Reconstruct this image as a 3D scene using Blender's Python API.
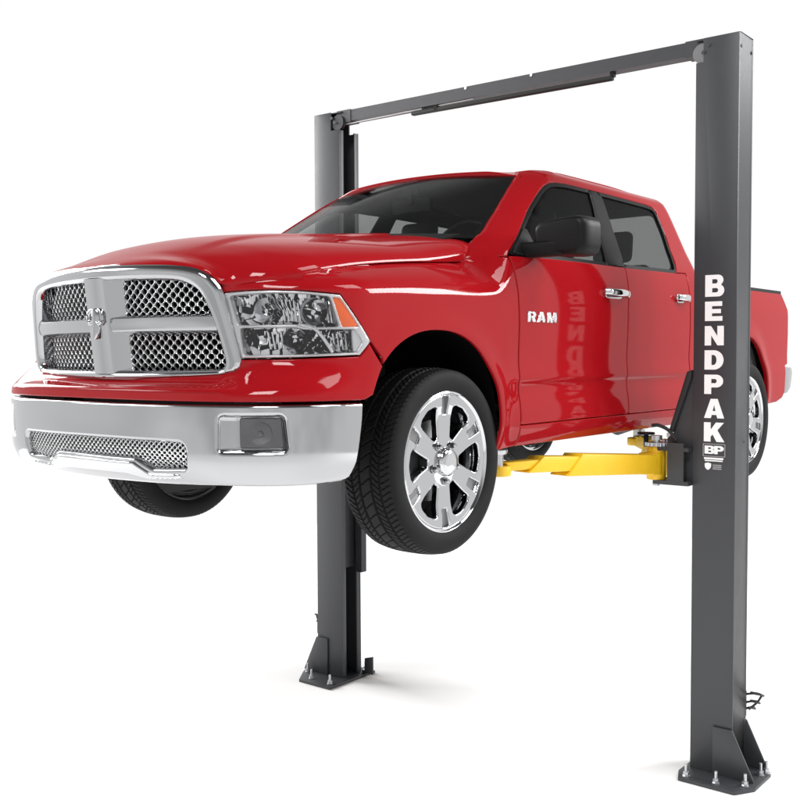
import bpy, bmesh, math, random
import numpy as np
from mathutils import Vector, Matrix, geometry
random.seed(4)
SC = bpy.context.scene
for o in list(bpy.data.objects): bpy.data.objects.remove(o)

Z0 = 1.845                       # height of the truck's front axle above the floor
# ---------------------------------------------------------------- camera
CAM = Vector((3.548, -3.584, 0.459 + Z0))
cd = bpy.data.cameras.new('camera'); cam = bpy.data.objects.new('camera', cd); SC.collection.objects.link(cam)
R_ = Vector((0.78262, 0.62249, -0.00345)); F_ = Vector((-0.62187, 0.78189, -0.04383))
yaw, pitch, roll = 0.6719, -0.0438, -0.0035
F_ = Vector((-math.sin(yaw)*math.cos(pitch), math.cos(yaw)*math.cos(pitch), math.sin(pitch)))
R0 = Vector((math.cos(yaw), math.sin(yaw), 0)); U0 = R0.cross(F_)
R_ = R0*math.cos(roll) + U0*math.sin(roll); U_ = U0*math.cos(roll) - R0*math.sin(roll)
M3 = Matrix((R_, U_, -F_)).transposed()
cam.matrix_world = Matrix.Translation(CAM) @ M3.to_4x4()
cd.sensor_width = 36.0; cd.sensor_fit = 'HORIZONTAL'; cd.lens = 36.0*1037.72/800.0
cd.clip_start = 0.05; cd.clip_end = 500
SC.camera = cam
# ---------------------------------------------------------------- studio light: white cyclorama light all round, dimmer overhead
wd = bpy.data.worlds.new('World'); SC.world = wd; wd.use_nodes = True
nt = wd.node_tree; nt.nodes.clear()
wo = nt.nodes.new('ShaderNodeOutputWorld'); bg = nt.nodes.new('ShaderNodeBackground')
tc = nt.nodes.new('ShaderNodeTexCoord'); sx = nt.nodes.new('ShaderNodeSeparateXYZ'); rp = nt.nodes.new('ShaderNodeValToRGB')
nt.links.new(tc.outputs['Generated'], sx.inputs[0])
nt.links.new(sx.outputs['Z'], rp.inputs[0])
cr = rp.color_ramp; cr.interpolation = 'EASE'
WORLD_STOPS = [(0.0, 1.02), (0.36, 1.02), (0.56, 0.40), (0.80, 0.10), (1.0, 0.10)]
while len(cr.elements) < len(WORLD_STOPS): cr.elements.new(0.5)
for e, (p_, v_) in zip(cr.elements, WORLD_STOPS): e.position = p_; e.color = (v_, v_, v_, 1)
# the studio behind the photographer is dimmer than the white sweep round the truck
def ramp(stops):
    r = nt.nodes.new('ShaderNodeValToRGB'); r.color_ramp.interpolation = 'EASE'
    while len(r.color_ramp.elements) < len(stops): r.color_ramp.elements.new(0.5)
    for e, (p_, v_) in zip(r.color_ramp.elements, stops): e.position = p_; e.color = (v_, v_, v_, 1)
    return r
rb = ramp([(0.0, 0.98), (0.10, 0.92), (0.30, 0.70), (0.48, 0.40), (0.62, 0.16), (1.0, 0.08)]); nt.links.new(sx.outputs['Z'], rb.inputs[0])
dt = nt.nodes.new('ShaderNodeVectorMath'); dt.operation = 'DOT_PRODUCT'; dt.inputs[1].default_value = (-0.55, 0.83, 0.0)
nt.links.new(tc.outputs['Generated'], dt.inputs[0])
mk = nt.nodes.new('ShaderNodeMapRange'); mk.interpolation_type = 'SMOOTHSTEP'
mk.inputs[1].default_value = -0.35; mk.inputs[2].default_value = 0.25; nt.links.new(dt.outputs['Value'], mk.inputs[0])
mxw = nt.nodes.new('ShaderNodeMix'); mxw.data_type = 'RGBA'; nt.links.new(mk.outputs[0], mxw.inputs['Factor'])
nz = nt.nodes.new('ShaderNodeTexNoise'); nz.inputs['Scale'].default_value = 2.2; nz.inputs['Detail'].default_value = 1.5
nt.links.new(tc.outputs['Generated'], nz.inputs['Vector'])
nm = nt.nodes.new('ShaderNodeMapRange'); nm.inputs[1].default_value = 0.30; nm.inputs[2].default_value = 0.70; nm.inputs[3].default_value = 0.70; nm.inputs[4].default_value = 1.12
nt.links.new(nz.outputs['Fac'], nm.inputs[0])
ns = nt.nodes.new('ShaderNodeVectorMath'); ns.operation = 'SCALE'; nt.links.new(rb.outputs['Color'], ns.inputs[0]); nt.links.new(nm.outputs[0], ns.inputs['Scale'])
nt.links.new(ns.outputs[0], mxw.inputs[6]); nt.links.new(rp.outputs['Color'], mxw.inputs[7])
nt.links.new(mxw.outputs[2], bg.inputs['Color']); bg.inputs['Strength'].default_value = 1.0
nt.links.new(bg.outputs[0], wo.inputs[0])
def area(name, loc, target, size, size_y, power):
    l = bpy.data.lights.new(name, 'AREA'); l.shape = 'RECTANGLE'; l.size = size; l.size_y = size_y; l.energy = power
    o = bpy.data.objects.new(name, l); SC.collection.objects.link(o); o.location = loc
    o.rotation_euler = (Vector(target) - Vector(loc)).to_track_quat('-Z', 'Y').to_euler()
    return o
for x_, y_, z_, s_, p_ in ((-7.0, -6.0, 6.5, 3.0, 230), (3.0, -6.5, 10.0, 3.0, 640), (7.5, 3.5, 11.0, 5.0, 720), (8.5, 9.5, 7.5, 4.0, 1250), (-10.5, 0.6, 5.6, 6.0, 1450)):
    area('studio_lamp', (x_, y_, z_), (0.25*x_, 1 + 0.25*(y_-1), 0), s_, s_, p_)
SC.view_settings.view_transform = 'Standard'; SC.view_settings.look = 'None'
SC.view_settings.exposure = 0.0; SC.view_settings.gamma = 1.0
SC.cycles.max_bounces = 10; SC.cycles.glossy_bounces = 6; SC.cycles.transparent_max_bounces = 24
SC.cycles.use_denoising = True

# ---------------------------------------------------------------- materials
def mat(name, col, rough=0.5, metal=0.0, coat=0.0, spec=0.5, noise=None, bump=None, coat_rough=0.03):
    m = bpy.data.materials.new(name); m.use_nodes = True
    n = m.node_tree; b = n.nodes['Principled BSDF']
    b.inputs['Base Color'].default_value = (*col, 1); b.inputs['Roughness'].default_value = rough
    b.inputs['Metallic'].default_value = metal; b.inputs['Coat Weight'].default_value = coat
    b.inputs['Coat Roughness'].default_value = coat_rough; b.inputs['Specular IOR Level'].default_value = spec
    t = n.nodes.new('ShaderNodeTexCoord')
    if noise:
        sc, amt, ramt = noise
        x = n.nodes.new('ShaderNodeTexNoise'); x.inputs['Scale'].default_value = sc; x.inputs['Detail'].default_value = 4
        n.links.new(t.outputs['Object'], x.inputs['Vector'])
        mr = n.nodes.new('ShaderNodeMapRange'); mr.inputs[3].default_value = 1 - amt; mr.inputs[4].default_value = 1 + amt
        n.links.new(x.outputs['Fac'], mr.inputs[0])
        mx = n.nodes.new('ShaderNodeVectorMath'); mx.operation = 'SCALE'; mx.inputs[0].default_value = col
        n.links.new(mr.outputs[0], mx.inputs['Scale']); n.links.new(mx.outputs[0], b.inputs['Base Color'])
        rr = n.nodes.new('ShaderNodeMapRange'); rr.inputs[3].default_value = max(0, rough - ramt); rr.inputs[4].default_value = rough + ramt
        n.links.new(x.outputs['Fac'], rr.inputs[0]); n.links.new(rr.outputs[0], b.inputs['Roughness'])
    if bump:
        sc, st = bump
        x = n.nodes.new('ShaderNodeTexNoise'); x.inputs['Scale'].default_value = sc; x.inputs['Detail'].default_value = 3
        n.links.new(t.outputs['Object'], x.inputs['Vector'])
        bp = n.nodes.new('ShaderNodeBump'); bp.inputs['Strength'].default_value = st; bp.inputs['Distance'].default_value = 0.002
        n.links.new(x.outputs['Fac'], bp.inputs['Height']); n.links.new(bp.outputs[0], b.inputs['Normal'])
    return m
def glass(name, tint, ior_fac=0.06, rough=0.0):
    m = bpy.data.materials.new(name); m.use_nodes = True; n = m.node_tree; n.nodes.clear()
    out = n.nodes.new('ShaderNodeOutputMaterial'); tr = n.nodes.new('ShaderNodeBsdfTransparent'); tr.inputs[0].default_value = (*tint, 1)
    gl = n.nodes.new('ShaderNodeBsdfGlossy'); gl.inputs['Roughness'].default_value = rough; gl.inputs['Color'].default_value = (1, 1, 1, 1)
    fr = n.nodes.new('ShaderNodeFresnel'); fr.inputs['IOR'].default_value = 1.45
    ml = n.nodes.new('ShaderNodeMath'); ml.operation = 'MULTIPLY'; ml.inputs[1].default_value = ior_fac
    n.links.new(fr.outputs[0], ml.inputs[0])
    mx = n.nodes.new('ShaderNodeMixShader'); n.links.new(ml.outputs[0], mx.inputs[0])
    n.links.new(tr.outputs[0], mx.inputs[1]); n.links.new(gl.outputs[0], mx.inputs[2]); n.links.new(mx.outputs[0], out.inputs[0])
    return m
M = {}
M['red'] = mat('red_paint', (0.285, 0.0047, 0.0078), 0.5, 0.0, 0.50, 0.0, noise=(3.0, 0.02, 0.02), coat_rough=0.055)
M['chrome'] = mat('chrome', (0.455, 0.46, 0.47), 0.09, 1.0, noise=(9.0, 0.02, 0.04))
M['chrome_bright'] = mat('bright_chrome', (0.62, 0.625, 0.635), 0.07, 1.0)
M['satin'] = mat('satin_silver', (0.62, 0.625, 0.63), 0.32, 0.6)
M['reflector'] = mat('lamp_reflector', (0.84, 0.845, 0.86), 0.32, 0.55)
M['amber'] = mat('amber_plastic', (0.85, 0.13, 0.008), 0.3, 0.0, 0.2)
M['redlens'] = mat('red_lens', (0.35, 0.01, 0.012), 0.15, 0.0, 0.8)
M['black'] = mat('black_plastic', (0.0045, 0.0045, 0.0048), 0.45, spec=0.18, noise=(40, 0.1, 0.05))
M['flat_black'] = mat('flat_black', (0.004, 0.004, 0.004), 0.9, spec=0.0)
M['seal'] = mat('window_seal', (0.003, 0.003, 0.0033), 0.45, spec=0.1)
M['tyre'] = mat('tyre_rubber', (0.0075, 0.0075, 0.008), 0.66, spec=0.18, noise=(25, 0.12, 0.08))
M['dark_metal'] = mat('dark_metal', (0.05, 0.05, 0.055), 0.45, 0.7)
M['under'] = mat('underbody', (0.016, 0.016, 0.017), 0.7)
M['interior'] = mat('interior_fabric', (0.013, 0.013, 0.014), 0.75, bump=(300, 0.3))
M['headliner'] = mat('headliner', (0.045, 0.045, 0.046), 0.9)
M['steel'] = mat('zinc_steel', (0.55, 0.56, 0.58), 0.30, 0.9)
M['post'] = mat('grey_powder_coat', (0.037, 0.0388, 0.0435), 0.42, 0.0, 0.0, 0.5, noise=(14.0, 0.05, 0.05), bump=(900, 0.12))
M['yellow'] = mat('yellow_powder_coat', (0.78, 0.47, 0.012), 0.40, noise=(10.0, 0.06, 0.05), bump=(700, 0.1))
M['white'] = mat('white_vinyl', (0.93, 0.93, 0.93), 0.5)
M['grey_ink'] = mat('grey_vinyl', (0.32, 0.32, 0.33), 0.5)
M['rubber'] = mat('black_rubber', (0.014, 0.014, 0.014), 0.7)
M['floor'] = mat('white_floor', (0.94, 0.94, 0.94), 0.75, spec=0.2)
M['ws_glass'] = glass('windscreen_glass', (0.78, 0.785, 0.785), 0.22)
M['glass'] = glass('tinted_glass', (0.645, 0.65, 0.65), 0.06)
M['lens'] = glass('clear_lens', (0.97, 0.97, 0.975), 0.6)
M['pulley'] = mat('pulley_grey', (0.20, 0.20, 0.205), 0.4, 0.6)
M['fog'] = mat('fog_lamp_glass', (0.13, 0.13, 0.135), 0.18, 0.9, bump=(35.0, 0.5))
M['wheel_chrome'] = mat('wheel_chrome', (0.52, 0.525, 0.535), 0.06, 1.0)
M['pocket'] = mat('spoke_pocket_grey', (0.24, 0.24, 0.245), 0.3, 0.8)
M['disc'] = mat('brake_disc_steel', (0.22, 0.22, 0.22), 0.35, 0.9)

# ---------------------------------------------------------------- object helpers
def link(o, parent=None):
    SC.collection.objects.link(o)
    if parent is not None: o.parent = parent
    return o
def thing(name, label, cat, loc):
    o = bpy.data.objects.new(name, None); link(o); o.location = loc; o['label'] = label; o['category'] = cat
    o.empty_display_size = 0.2
    return o
def mesh_obj(name, parent, verts, faces, mats, normals=None, midx=None, smooth=True, mirror=False):
    verts = np.asarray(verts, float).copy()
    if mirror:
        verts[:, 0] *= -1; faces = [tuple(reversed(f)) for f in faces]
        if normals is not None:
            normals = np.asarray(normals, float).copy(); normals[:, 0] *= -1
    me = bpy.data.meshes.new(name); me.from_pydata(verts.tolist(), [], [tuple(int(i) for i in f) for f in faces])
    for m in (mats if isinstance(mats, (list, tuple)) else [mats]): me.materials.append(m)
    if midx is not None: me.polygons.foreach_set('material_index', np.asarray(midx, np.int32))
    me.polygons.foreach_set('use_smooth', np.full(len(me.polygons), smooth))
    me.update()
    if normals is not None:
        me.normals_split_custom_set_from_vertices([tuple(v) for v in normals])
    o = bpy.data.objects.new(name, me); return link(o, parent)
def bm_obj(name, parent, bm, m, bevel=0.0, seg=2, smooth_deg=35, mirror=False, split=False):
    if split:                                    # every loose piece becomes an object of its own
        bm.verts.ensure_lookup_table(); todo = set(bm.verts); first = None
        while todo:
            st = [todo.pop()]; isl = [st[0]]
            while st:
                v = st.pop()
                for e in v.link_edges:
                    w = e.other_vert(v)
                    if w in todo: todo.remove(w); st.append(w); isl.append(w)
            b2 = bmesh.new(); mp = {v: b2.verts.new(v.co) for v in isl}
            for f in {f for v in isl for f in v.link_faces}: b2.faces.new([mp[v] for v in f.verts])
            o = bm_obj(name, parent, b2, m, bevel, seg, smooth_deg, mirror); first = first or o
        bm.free(); return first
    if bevel > 0:
        es = [e for e in bm.edges if len(e.link_faces) == 2 and e.calc_face_angle(0) > math.radians(30)]
        bmesh.ops.bevel(bm, geom=es, offset=bevel, segments=seg, profile=0.5, affect='EDGES', clamp_overlap=True)
    if mirror:
        for v in bm.verts: v.co.x *= -1
        bmesh.ops.reverse_faces(bm, faces=bm.faces[:])
    me = bpy.data.meshes.new(name); bm.to_mesh(me); bm.free()
    for mm in (m if isinstance(m, (list, tuple)) else [m]): me.materials.append(mm)
    me.polygons.foreach_set('use_smooth', np.full(len(me.polygons), True))
    if smooth_deg < 180: me.set_sharp_from_angle(angle=math.radians(smooth_deg))
    o = bpy.data.objects.new(name, me); return link(o, parent)
def bx(bm, x0, x1, y0, y1, z0, z1):
    x0, x1 = sorted((x0, x1)); y0, y1 = sorted((y0, y1)); z0, z1 = sorted((z0, z1))
    vs = [bm.verts.new((x, y, z)) for x in (x0, x1) for y in (y0, y1) for z in (z0, z1)]
    for f in ((0,1,3,2), (4,6,7,5), (0,4,5,1), (2,3,7,6), (0,2,6,4), (1,5,7,3)): bm.faces.new([vs[i] for i in f])
    return vs
def prism(bm, pts, axis, a, b):
    """polygon in the two other axes extruded along axis from a to b"""
    def P(p, v):
        if axis == 'x': return (v, p[0], p[1])
        if axis == 'y': return (p[0], v, p[1])
        return (p[0], p[1], v)
    A = [bm.verts.new(P(p, a)) for p in pts]; B = [bm.verts.new(P(p, b)) for p in pts]
    n = len(pts)
    fs = [bm.faces.new(A), bm.faces.new(B[::-1])] + [bm.faces.new((A[i], B[i], B[(i+1) % n], A[(i+1) % n])) for i in range(n)]
    bmesh.ops.recalc_face_normals(bm, faces=fs)
def beam(bm, a, b, w, h, up=(0, 0, 1), w2=None, h2=None):
    a, b = Vector(a), Vector(b); d = (b - a).normalized(); s = d.cross(Vector(up)).normalized(); u = s.cross(d).normalized()
    vs = []
    for p, ww, hh in ((a, w, h), (b, w2 or w, h2 or h)):
        vs.append([bm.verts.new(p + s*sx_*ww/2 + u*sz_*hh/2) for sx_, sz_ in ((-1,-1), (1,-1), (1,1), (-1,1))])
    fs = [bm.faces.new(vs[0]), bm.faces.new(vs[1][::-1])] + [bm.faces.new((vs[0][i], vs[1][i], vs[1][(i+1) % 4], vs[0][(i+1) % 4])) for i in range(4)]
    bmesh.ops.recalc_face_normals(bm, faces=fs)
def cyl(bm, a, b, r, r2=None, n=24):
    a, b = Vector(a), Vector(b); d = (b - a).normalized()
    t = Vector((0, 0, 1)) if abs(d.z) < 0.9 else Vector((1, 0, 0))
    s = d.cross(t).normalized(); u = s.cross(d)
    A = [bm.verts.new(a + (s*math.cos(k*2*math.pi/n) + u*math.sin(k*2*math.pi/n))*r) for k in range(n)]
    B = [bm.verts.new(b + (s*math.cos(k*2*math.pi/n) + u*math.sin(k*2*math.pi/n))*(r if r2 is None else r2)) for k in range(n)]
    fs = [bm.faces.new(A), bm.faces.new(B[::-1])] + [bm.faces.new((A[i], B[i], B[(i+1) % n], A[(i+1) % n])) for i in range(n)]
    bmesh.ops.recalc_face_normals(bm, faces=fs)
def tube(bm, pts, r, n=10):
    pts = [Vector(p) for p in pts]; rings = []
    for i, p in enumerate(pts):
        d = (pts[min(i+1, len(pts)-1)] - pts[max(i-1, 0)]).normalized()
        t = Vector((0, 0, 1)) if abs(d.z) < 0.95 else Vector((1, 0, 0))
        s = d.cross(t).normalized(); u = s.cross(d)
        rings.append([bm.verts.new(p + (s*math.cos(k*2*math.pi/n) + u*math.sin(k*2*math.pi/n))*r) for k in range(n)])
    fs = []
    for A, B in zip(rings, rings[1:]):
        fs += [bm.faces.new((A[i], B[i], B[(i+1) % n], A[(i+1) % n])) for i in range(n)]
    fs += [bm.faces.new(rings[0][::-1]), bm.faces.new(rings[-1])]
    bmesh.ops.recalc_face_normals(bm, faces=fs)
def lathe(bm, prof, axis_pt, axis='x', n=48, closed=False):
    """prof: list of (along axis, radius)"""
    ax = Vector(axis_pt); rings = []
    for t, r in prof:
        ring = []
        for k in range(n):
            c, s = math.cos(k*2*math.pi/n)*r, math.sin(k*2*math.pi/n)*r
            v = (t, c, s) if axis == 'x' else (c, t, s) if axis == 'y' else (c, s, t)
            ring.append(bm.verts.new(ax + Vector(v)))
        rings.append(ring)
    fs = []
    prs = list(zip(rings, rings[1:])) + ([(rings[-1], rings[0])] if closed else [])
    for A, B in prs:
        fs += [bm.faces.new((A[i], B[i], B[(i+1) % n], A[(i+1) % n])) for i in range(n)]
    if not closed:
        if prof[0][1] > 1e-6: pass
    bmesh.ops.remove_doubles(bm, verts=bm.verts[:], dist=1e-6)
    bmesh.ops.recalc_face_normals(bm, faces=bm.faces[:])

# ---- curved panels: a 2D outline (with holes) meshed finely, mapped onto a surface, given thickness and a rounded rim
def inside(pts, poly):
    poly = np.asarray(poly); x, y = pts[:, 0:1], pts[:, 1:2]
    a, b = poly, np.roll(poly, -1, 0)
    c = ((a[:, 1] > y) != (b[:, 1] > y)) & (x < (b[:, 0] - a[:, 0]) * (y - a[:, 1]) / np.where(np.abs(b[:, 1] - a[:, 1]) < 1e-12, 1e-12, b[:, 1] - a[:, 1]) + a[:, 0])
    return (c.sum(1) % 2) == 1
def densify(poly, res):
    out = []; n = len(poly)
    for i in range(n):
        a, b = np.array(poly[i], float), np.array(poly[(i+1) % n], float)
        k = max(1, int(math.ceil(np.hypot(*(b - a)) / res)))
        out += [a + (b - a) * j / k for j in range(k)]
    return np.array(out)
def ccw(p):
    p = np.asarray(p, float); q = np.roll(p, -1, 0)
    return p if (p[:, 0]*q[:, 1] - q[:, 0]*p[:, 1]).sum() > 0 else p[::-1]
def rounded(poly, r, k=5):
    """round every corner of a polygon (r: one radius or one per corner)"""
    out = []; n = len(poly)
    for i in range(n):
        p, a, b = np.array(poly[i], float), np.array(poly[i-1], float), np.array(poly[(i+1) % n], float)
        rr = r[i] if isinstance(r, (list, tuple)) else r
        if rr <= 0: out.append(p); continue
        da, db = a - p, b - p; la, lb = np.hypot(*da), np.hypot(*db)
        q = min(rr, la*0.48, lb*0.48); s, e = p + da/la*q, p + db/lb*q
        for t in np.linspace(0, 1, k+1): out.append((1-t)**2*s + 2*t*(1-t)*p + t*t*e)
    return [tuple(v) for v in out]
def smooth_closed(poly, k=4):
    """Catmull-Rom through the points of a closed outline"""
    P = np.asarray(poly, float); n = len(P); out = []
    for i in range(n):
        a, b, c, d = P[i-1], P[i], P[(i+1) % n], P[(i+2) % n]
        for t in np.arange(k) / k:
            out.append(0.5*((2*b) + (-a+c)*t + (2*a-5*b+4*c-d)*t*t + (-a+3*b-3*c+d)*t**3))
    return [tuple(v) for v in out]
def smooth_open(pts, k=5):
    P = np.asarray(pts, float); P = np.vstack([2*P[0]-P[1], P, 2*P[-1]-P[-2]]); out = []
    for i in range(1, len(P)-2):
        a, b, c, d = P[i-1], P[i], P[i+1], P[i+2]
        for t in np.arange(k) / k:
            out.append(0.5*((2*b) + (-a+c)*t + (2*a-5*b+4*c-d)*t*t + (-a+3*b-3*c+d)*t**3))
    out.append(P[-2]); return [tuple(v) for v in out]
def panel(name, parent, mats, P, outline, holes=(), res=0.03, thick=0.012, pillow=0.004, off=0.0, mirror=False, edge_res=None, rings=(0.12, 0.4, 1.0)):
    er = edge_res or res
    loops = [ccw(densify(outline, er))] + [ccw(densify(h, er))[::-1] for h in holes]
    seg_a = np.vstack(loops); seg_b = np.vstack([np.roll(l, -1, 0) for l in loops])
    sd = seg_b - seg_a; sl = np.maximum((sd**2).sum(1), 1e-18)
    sn = np.stack([sd[:, 1], -sd[:, 0]], 1) / np.sqrt(sl)[:, None]          # outward (away from the material)
    def dist(p):
        D = np.empty(len(p)); I = np.empty(len(p), int)
        for k in range(0, len(p), 2000):
            q = p[k:k+2000, None, :] - seg_a[None]
            t = np.clip((q * sd[None]).sum(2) / sl[None], 0, 1)
            d = np.hypot(*(np.moveaxis(q - t[..., None] * sd[None], 2, 0)))
            I[k:k+2000] = d.argmin(1); D[k:k+2000] = d.min(1)
        return D, I
    nb = len(seg_a)
    lo, hi = loops[0].min(0), loops[0].max(0)
    gx = np.arange(lo[0] + res*0.5, hi[0], res); gy = np.arange(lo[1] + res*0.5, hi[1], res)
    G = np.stack(np.meshgrid(gx, gy), -1).reshape(-1, 2)
    def ok(p):
        m = inside(p, loops[0])
        for l in loops[1:]: m &= ~inside(p, l)
        return m
    extra = []
    if pillow > 0:
        for l in loops:
            a = np.roll(l, 1, 0); b = np.roll(l, -1, 0)
            t = (b - a); t /= np.maximum(np.hypot(t[:, 0], t[:, 1]), 1e-9)[:, None]
            nin = np.stack([-t[:, 1], t[:, 0]], 1)
            for f in rings:
                q = l + nin * pillow * f
                d, _ = dist(q); extra.append(q[ok(q) & (d > 0.75 * pillow * f)])
    if len(G):
        G = G[ok(G)]
        if len(G):
            d, _ = dist(G); G = G[d > max(0.45 * min(res, er), pillow * 1.25)]
    pts = np.vstack([seg_a] + extra + ([G] if len(G) else []))
    edges = []; k = 0
    for l in loops:
        n = len(l); edges += [(k+i, k+(i+1) % n) for i in range(n)]; k += n
    vo, eo, fo, ov, oe, of = geometry.delaunay_2d_cdt([Vector(p) for p in pts], edges, [], 0, 1e-7)
    V = np.array([(v.x, v.y) for v in vo])
    F = np.array([f for f in fo if len(f) == 3], int)
    cen = V[F].mean(1); F = F[ok(cen)]
    ar = (V[F[:, 1]] - V[F[:, 0]]); br = (V[F[:, 2]] - V[F[:, 0]])
    sg = ar[:, 0]*br[:, 1] - ar[:, 1]*br[:, 0]
    F = F[np.abs(sg) > 1e-10]; sg = sg[np.abs(sg) > 1e-10]; F[sg < 0] = F[sg < 0][:, ::-1]
    used = np.unique(F); mp = -np.ones(len(V), int); mp[used] = np.arange(len(used)); V = V[used]; F = mp[F]
    h = 2e-4
    u, v = V[:, 0], V[:, 1]
    Q = P(u, v); du = (P(u+h, v) - P(u-h, v)) / (2*h); dv = (P(u, v+h) - P(u, v-h)) / (2*h)
    N = np.cross(du, dv); N /= np.maximum(np.linalg.norm(N, axis=1), 1e-9)[:, None]
    d, I = dist(V)
    front = Q + N * off
    NF = N.copy()
    if pillow > 0:
        q = np.clip(1 - d / pillow, 0, 1)
        front = front - N * (pillow * (1 - np.sqrt(np.clip(1 - q*q, 0, 1))))[:, None]
        n2 = sn[I]; T = du * n2[:, 0:1] + dv * n2[:, 1:2]; T -= N * (T*N).sum(1)[:, None]
        T /= np.maximum(np.linalg.norm(T, axis=1), 1e-9)[:, None]
        s = np.minimum(q, 0.92)[:, None]
        NF = N * np.sqrt(1 - s*s) + T * s
    back = Q + N * (off - thick)
    nV = len(V)
    # boundary edges
    cnt = {}
    for a, b, c in F:
        for e in ((a, b), (b, c), (c, a)): cnt[e] = 1
    bd = [e for e in cnt if (e[1], e[0]) not in cnt]
    W, WN, WF = [], [], []
    for a, b in bd:
        k = 2*nV + len(W)
        nn = np.cross(back[a] - front[a], front[b] - front[a]); nn = -nn / max(np.linalg.norm(nn), 1e-12)
        tt = T_out = nn
        W += [front[a], front[b], back[b], back[a]]; WN += [nn]*4; WF.append((k, k+3, k+2, k+1))
    verts = np.vstack([front, back] + ([np.array(W)] if W else []))
    nf = np.vstack([NF, -N] + ([np.array(WN)] if W else []))
    faces = [tuple(f) for f in F] + [tuple(f[::-1] + nV) for f in F] + WF
    ml = list(mats) if isinstance(mats, (list, tuple)) else [mats]
    bi = 1 if len(ml) > 1 else 0
    midx = [0]*len(F) + [bi]*len(F) + [0]*len(WF)
    # wall faces must look outward: flip those that do not
    for j, f in enumerate(WF):
        p = verts[list(f)]; g = np.cross(p[1]-p[0], p[2]-p[0]); a, b = bd[j]
        e2 = V[b] - V[a]; o2 = np.array([e2[1], -e2[0]]); o3 = du[a]*o2[0] + dv[a]*o2[1]
        base = f[0]
        if np.dot(g, o3) < 0: faces[2*len(F)+j] = tuple(reversed(f))
        w = g if np.dot(g, o3) >= 0 else -g
        nf[base:base+4] = w / max(np.linalg.norm(w), 1e-12)
    return mesh_obj(name, parent, verts, faces, ml, nf, midx, True, mirror)
# ---------------------------------------------------------------- truck surfaces (metres; x = truck's left, y = rearward, z up, origin = front axle)
def lerp(a, b, t): return a + (b - a) * t
def sstep(a, b, x):
    t = np.clip((np.asarray(x, float) - a) / (b - a), 0, 1)
    return t * t * (3 - 2 * t)
def spl(x, xs, ys):
    """smooth monotone cubic through knots"""
    xs = np.asarray(xs, float); ys = np.asarray(ys, float); x = np.clip(np.asarray(x, float), xs[0], xs[-1])
    h = np.diff(xs); d = np.diff(ys) / h
    m = np.zeros(len(xs)); m[0] = d[0]; m[-1] = d[-1]
    for i in range(1, len(xs) - 1):
        if d[i-1] * d[i] > 0:
            w1 = 2*h[i] + h[i-1]; w2 = h[i] + 2*h[i-1]
            m[i] = (w1 + w2) / (w1 / d[i-1] + w2 / d[i])
    i = np.clip(np.searchsorted(xs, x, side='right') - 1, 0, len(h) - 1)
    t = (x - xs[i]) / h[i]
    return ((2*t**3 - 3*t**2 + 1) * ys[i] + (t**3 - 2*t**2 + t) * h[i] * m[i]
            + (-2*t**3 + 3*t**2) * ys[i+1] + (t**3 - t**2) * h[i] * m[i+1])

YC, LQ = -0.50, 1.28            # where the nose curve joins the flat side; nominal length of the nose curve
def nose_table(a, b, n, N=900):
    th = np.linspace(0, np.pi / 2, 6000)
    x = a * np.sin(th) ** (2 / n); y = YC - b * np.cos(th) ** (2 / n)
    L = np.concatenate([[0], np.cumsum(np.hypot(np.diff(x), np.diff(y)))]); L *= LQ / L[-1]
    s = np.linspace(0, LQ, N)
    x = np.interp(s, L, x); y = np.interp(s, L, y)
    x[0] = 0.0
    tx = np.gradient(x, s); ty = np.gradient(y, s)
    k = np.hypot(tx, ty); tx /= k; ty /= k
    nx, ny = ty, -tx
    nx[0], ny[0] = 0, -1; nx[-1], ny[-1] = 1, 0
    for _ in range(30):
        nx[1:-1] = (nx[:-2] + nx[1:-1] * 2 + nx[2:]) / 4; ny[1:-1] = (ny[:-2] + ny[1:-1] * 2 + ny[2:]) / 4
    return s, x, y, nx, ny
T_LOW = nose_table(1.000, 0.605, 3.0)
T_UP = nose_table(0.985, 0.524, 2.3)
def nose(T, s):
    a = np.abs(s); sg = np.where(np.asarray(s) < 0, -1.0, 1.0)
    q = np.minimum(a, LQ); e = np.maximum(a - LQ, 0)
    x = np.interp(q, T[0], T[1]); y = np.interp(q, T[0], T[2]) + e
    nx = np.interp(q, T[0], T[3]); ny = np.interp(q, T[0], T[4])
    return sg * x, y, sg * nx, ny

HY = [-1.085, -1.07, -1.03, -0.998, -0.979, -0.959, -0.939, -0.921, -0.895, -0.86, -0.814, -0.747, -0.657, -0.415, -0.095, 0.294, 0.50]
HW = [0.05, 0.16, 0.40, 0.526, 0.577, 0.597, 0.612, 0.652, 0.699, 0.742, 0.776, 0.813, 0.830, 0.831, 0.832, 0.826, 0.79]
HZ = [0.810, 0.808, 0.797, 0.782, 0.757, 0.730, 0.716, 0.722, 0.729, 0.738, 0.748, 0.763, 0.780, 0.819, 0.852, 0.879, 0.90]
SPY = [-1.15, -1.08, -1.03, -0.97, -0.9, -0.72, -0.55, -0.06, 0.35, 0.6]
SPZ = [0.76, 0.812, 0.834, 0.857, 0.882, 0.935, 0.966, 1.012, 1.046, 1.062]
def P_hood(ph, y):
    """ph: angle across the hood (-pi/2 .. pi/2), y: along it"""
    ph = np.asarray(ph, float); y = np.asarray(y, float)
    hw = spl(y, HY, HW); zs = spl(y, HY, HZ); zc = spl(y, SPY, SPZ)
    e = lerp(1.0, 0.55, sstep(-0.1, 0.45, y))
    x = hw * np.sin(ph)
    z = zs + (zc - zs) * np.clip(np.cos(ph), 1e-9, 1) ** e
    z = z + 0.011 * (1 - sstep(0.34, 0.42, np.abs(x))) * sstep(-1.0, -0.6, y)
    return np.stack([x, y, z], -1)

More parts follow.
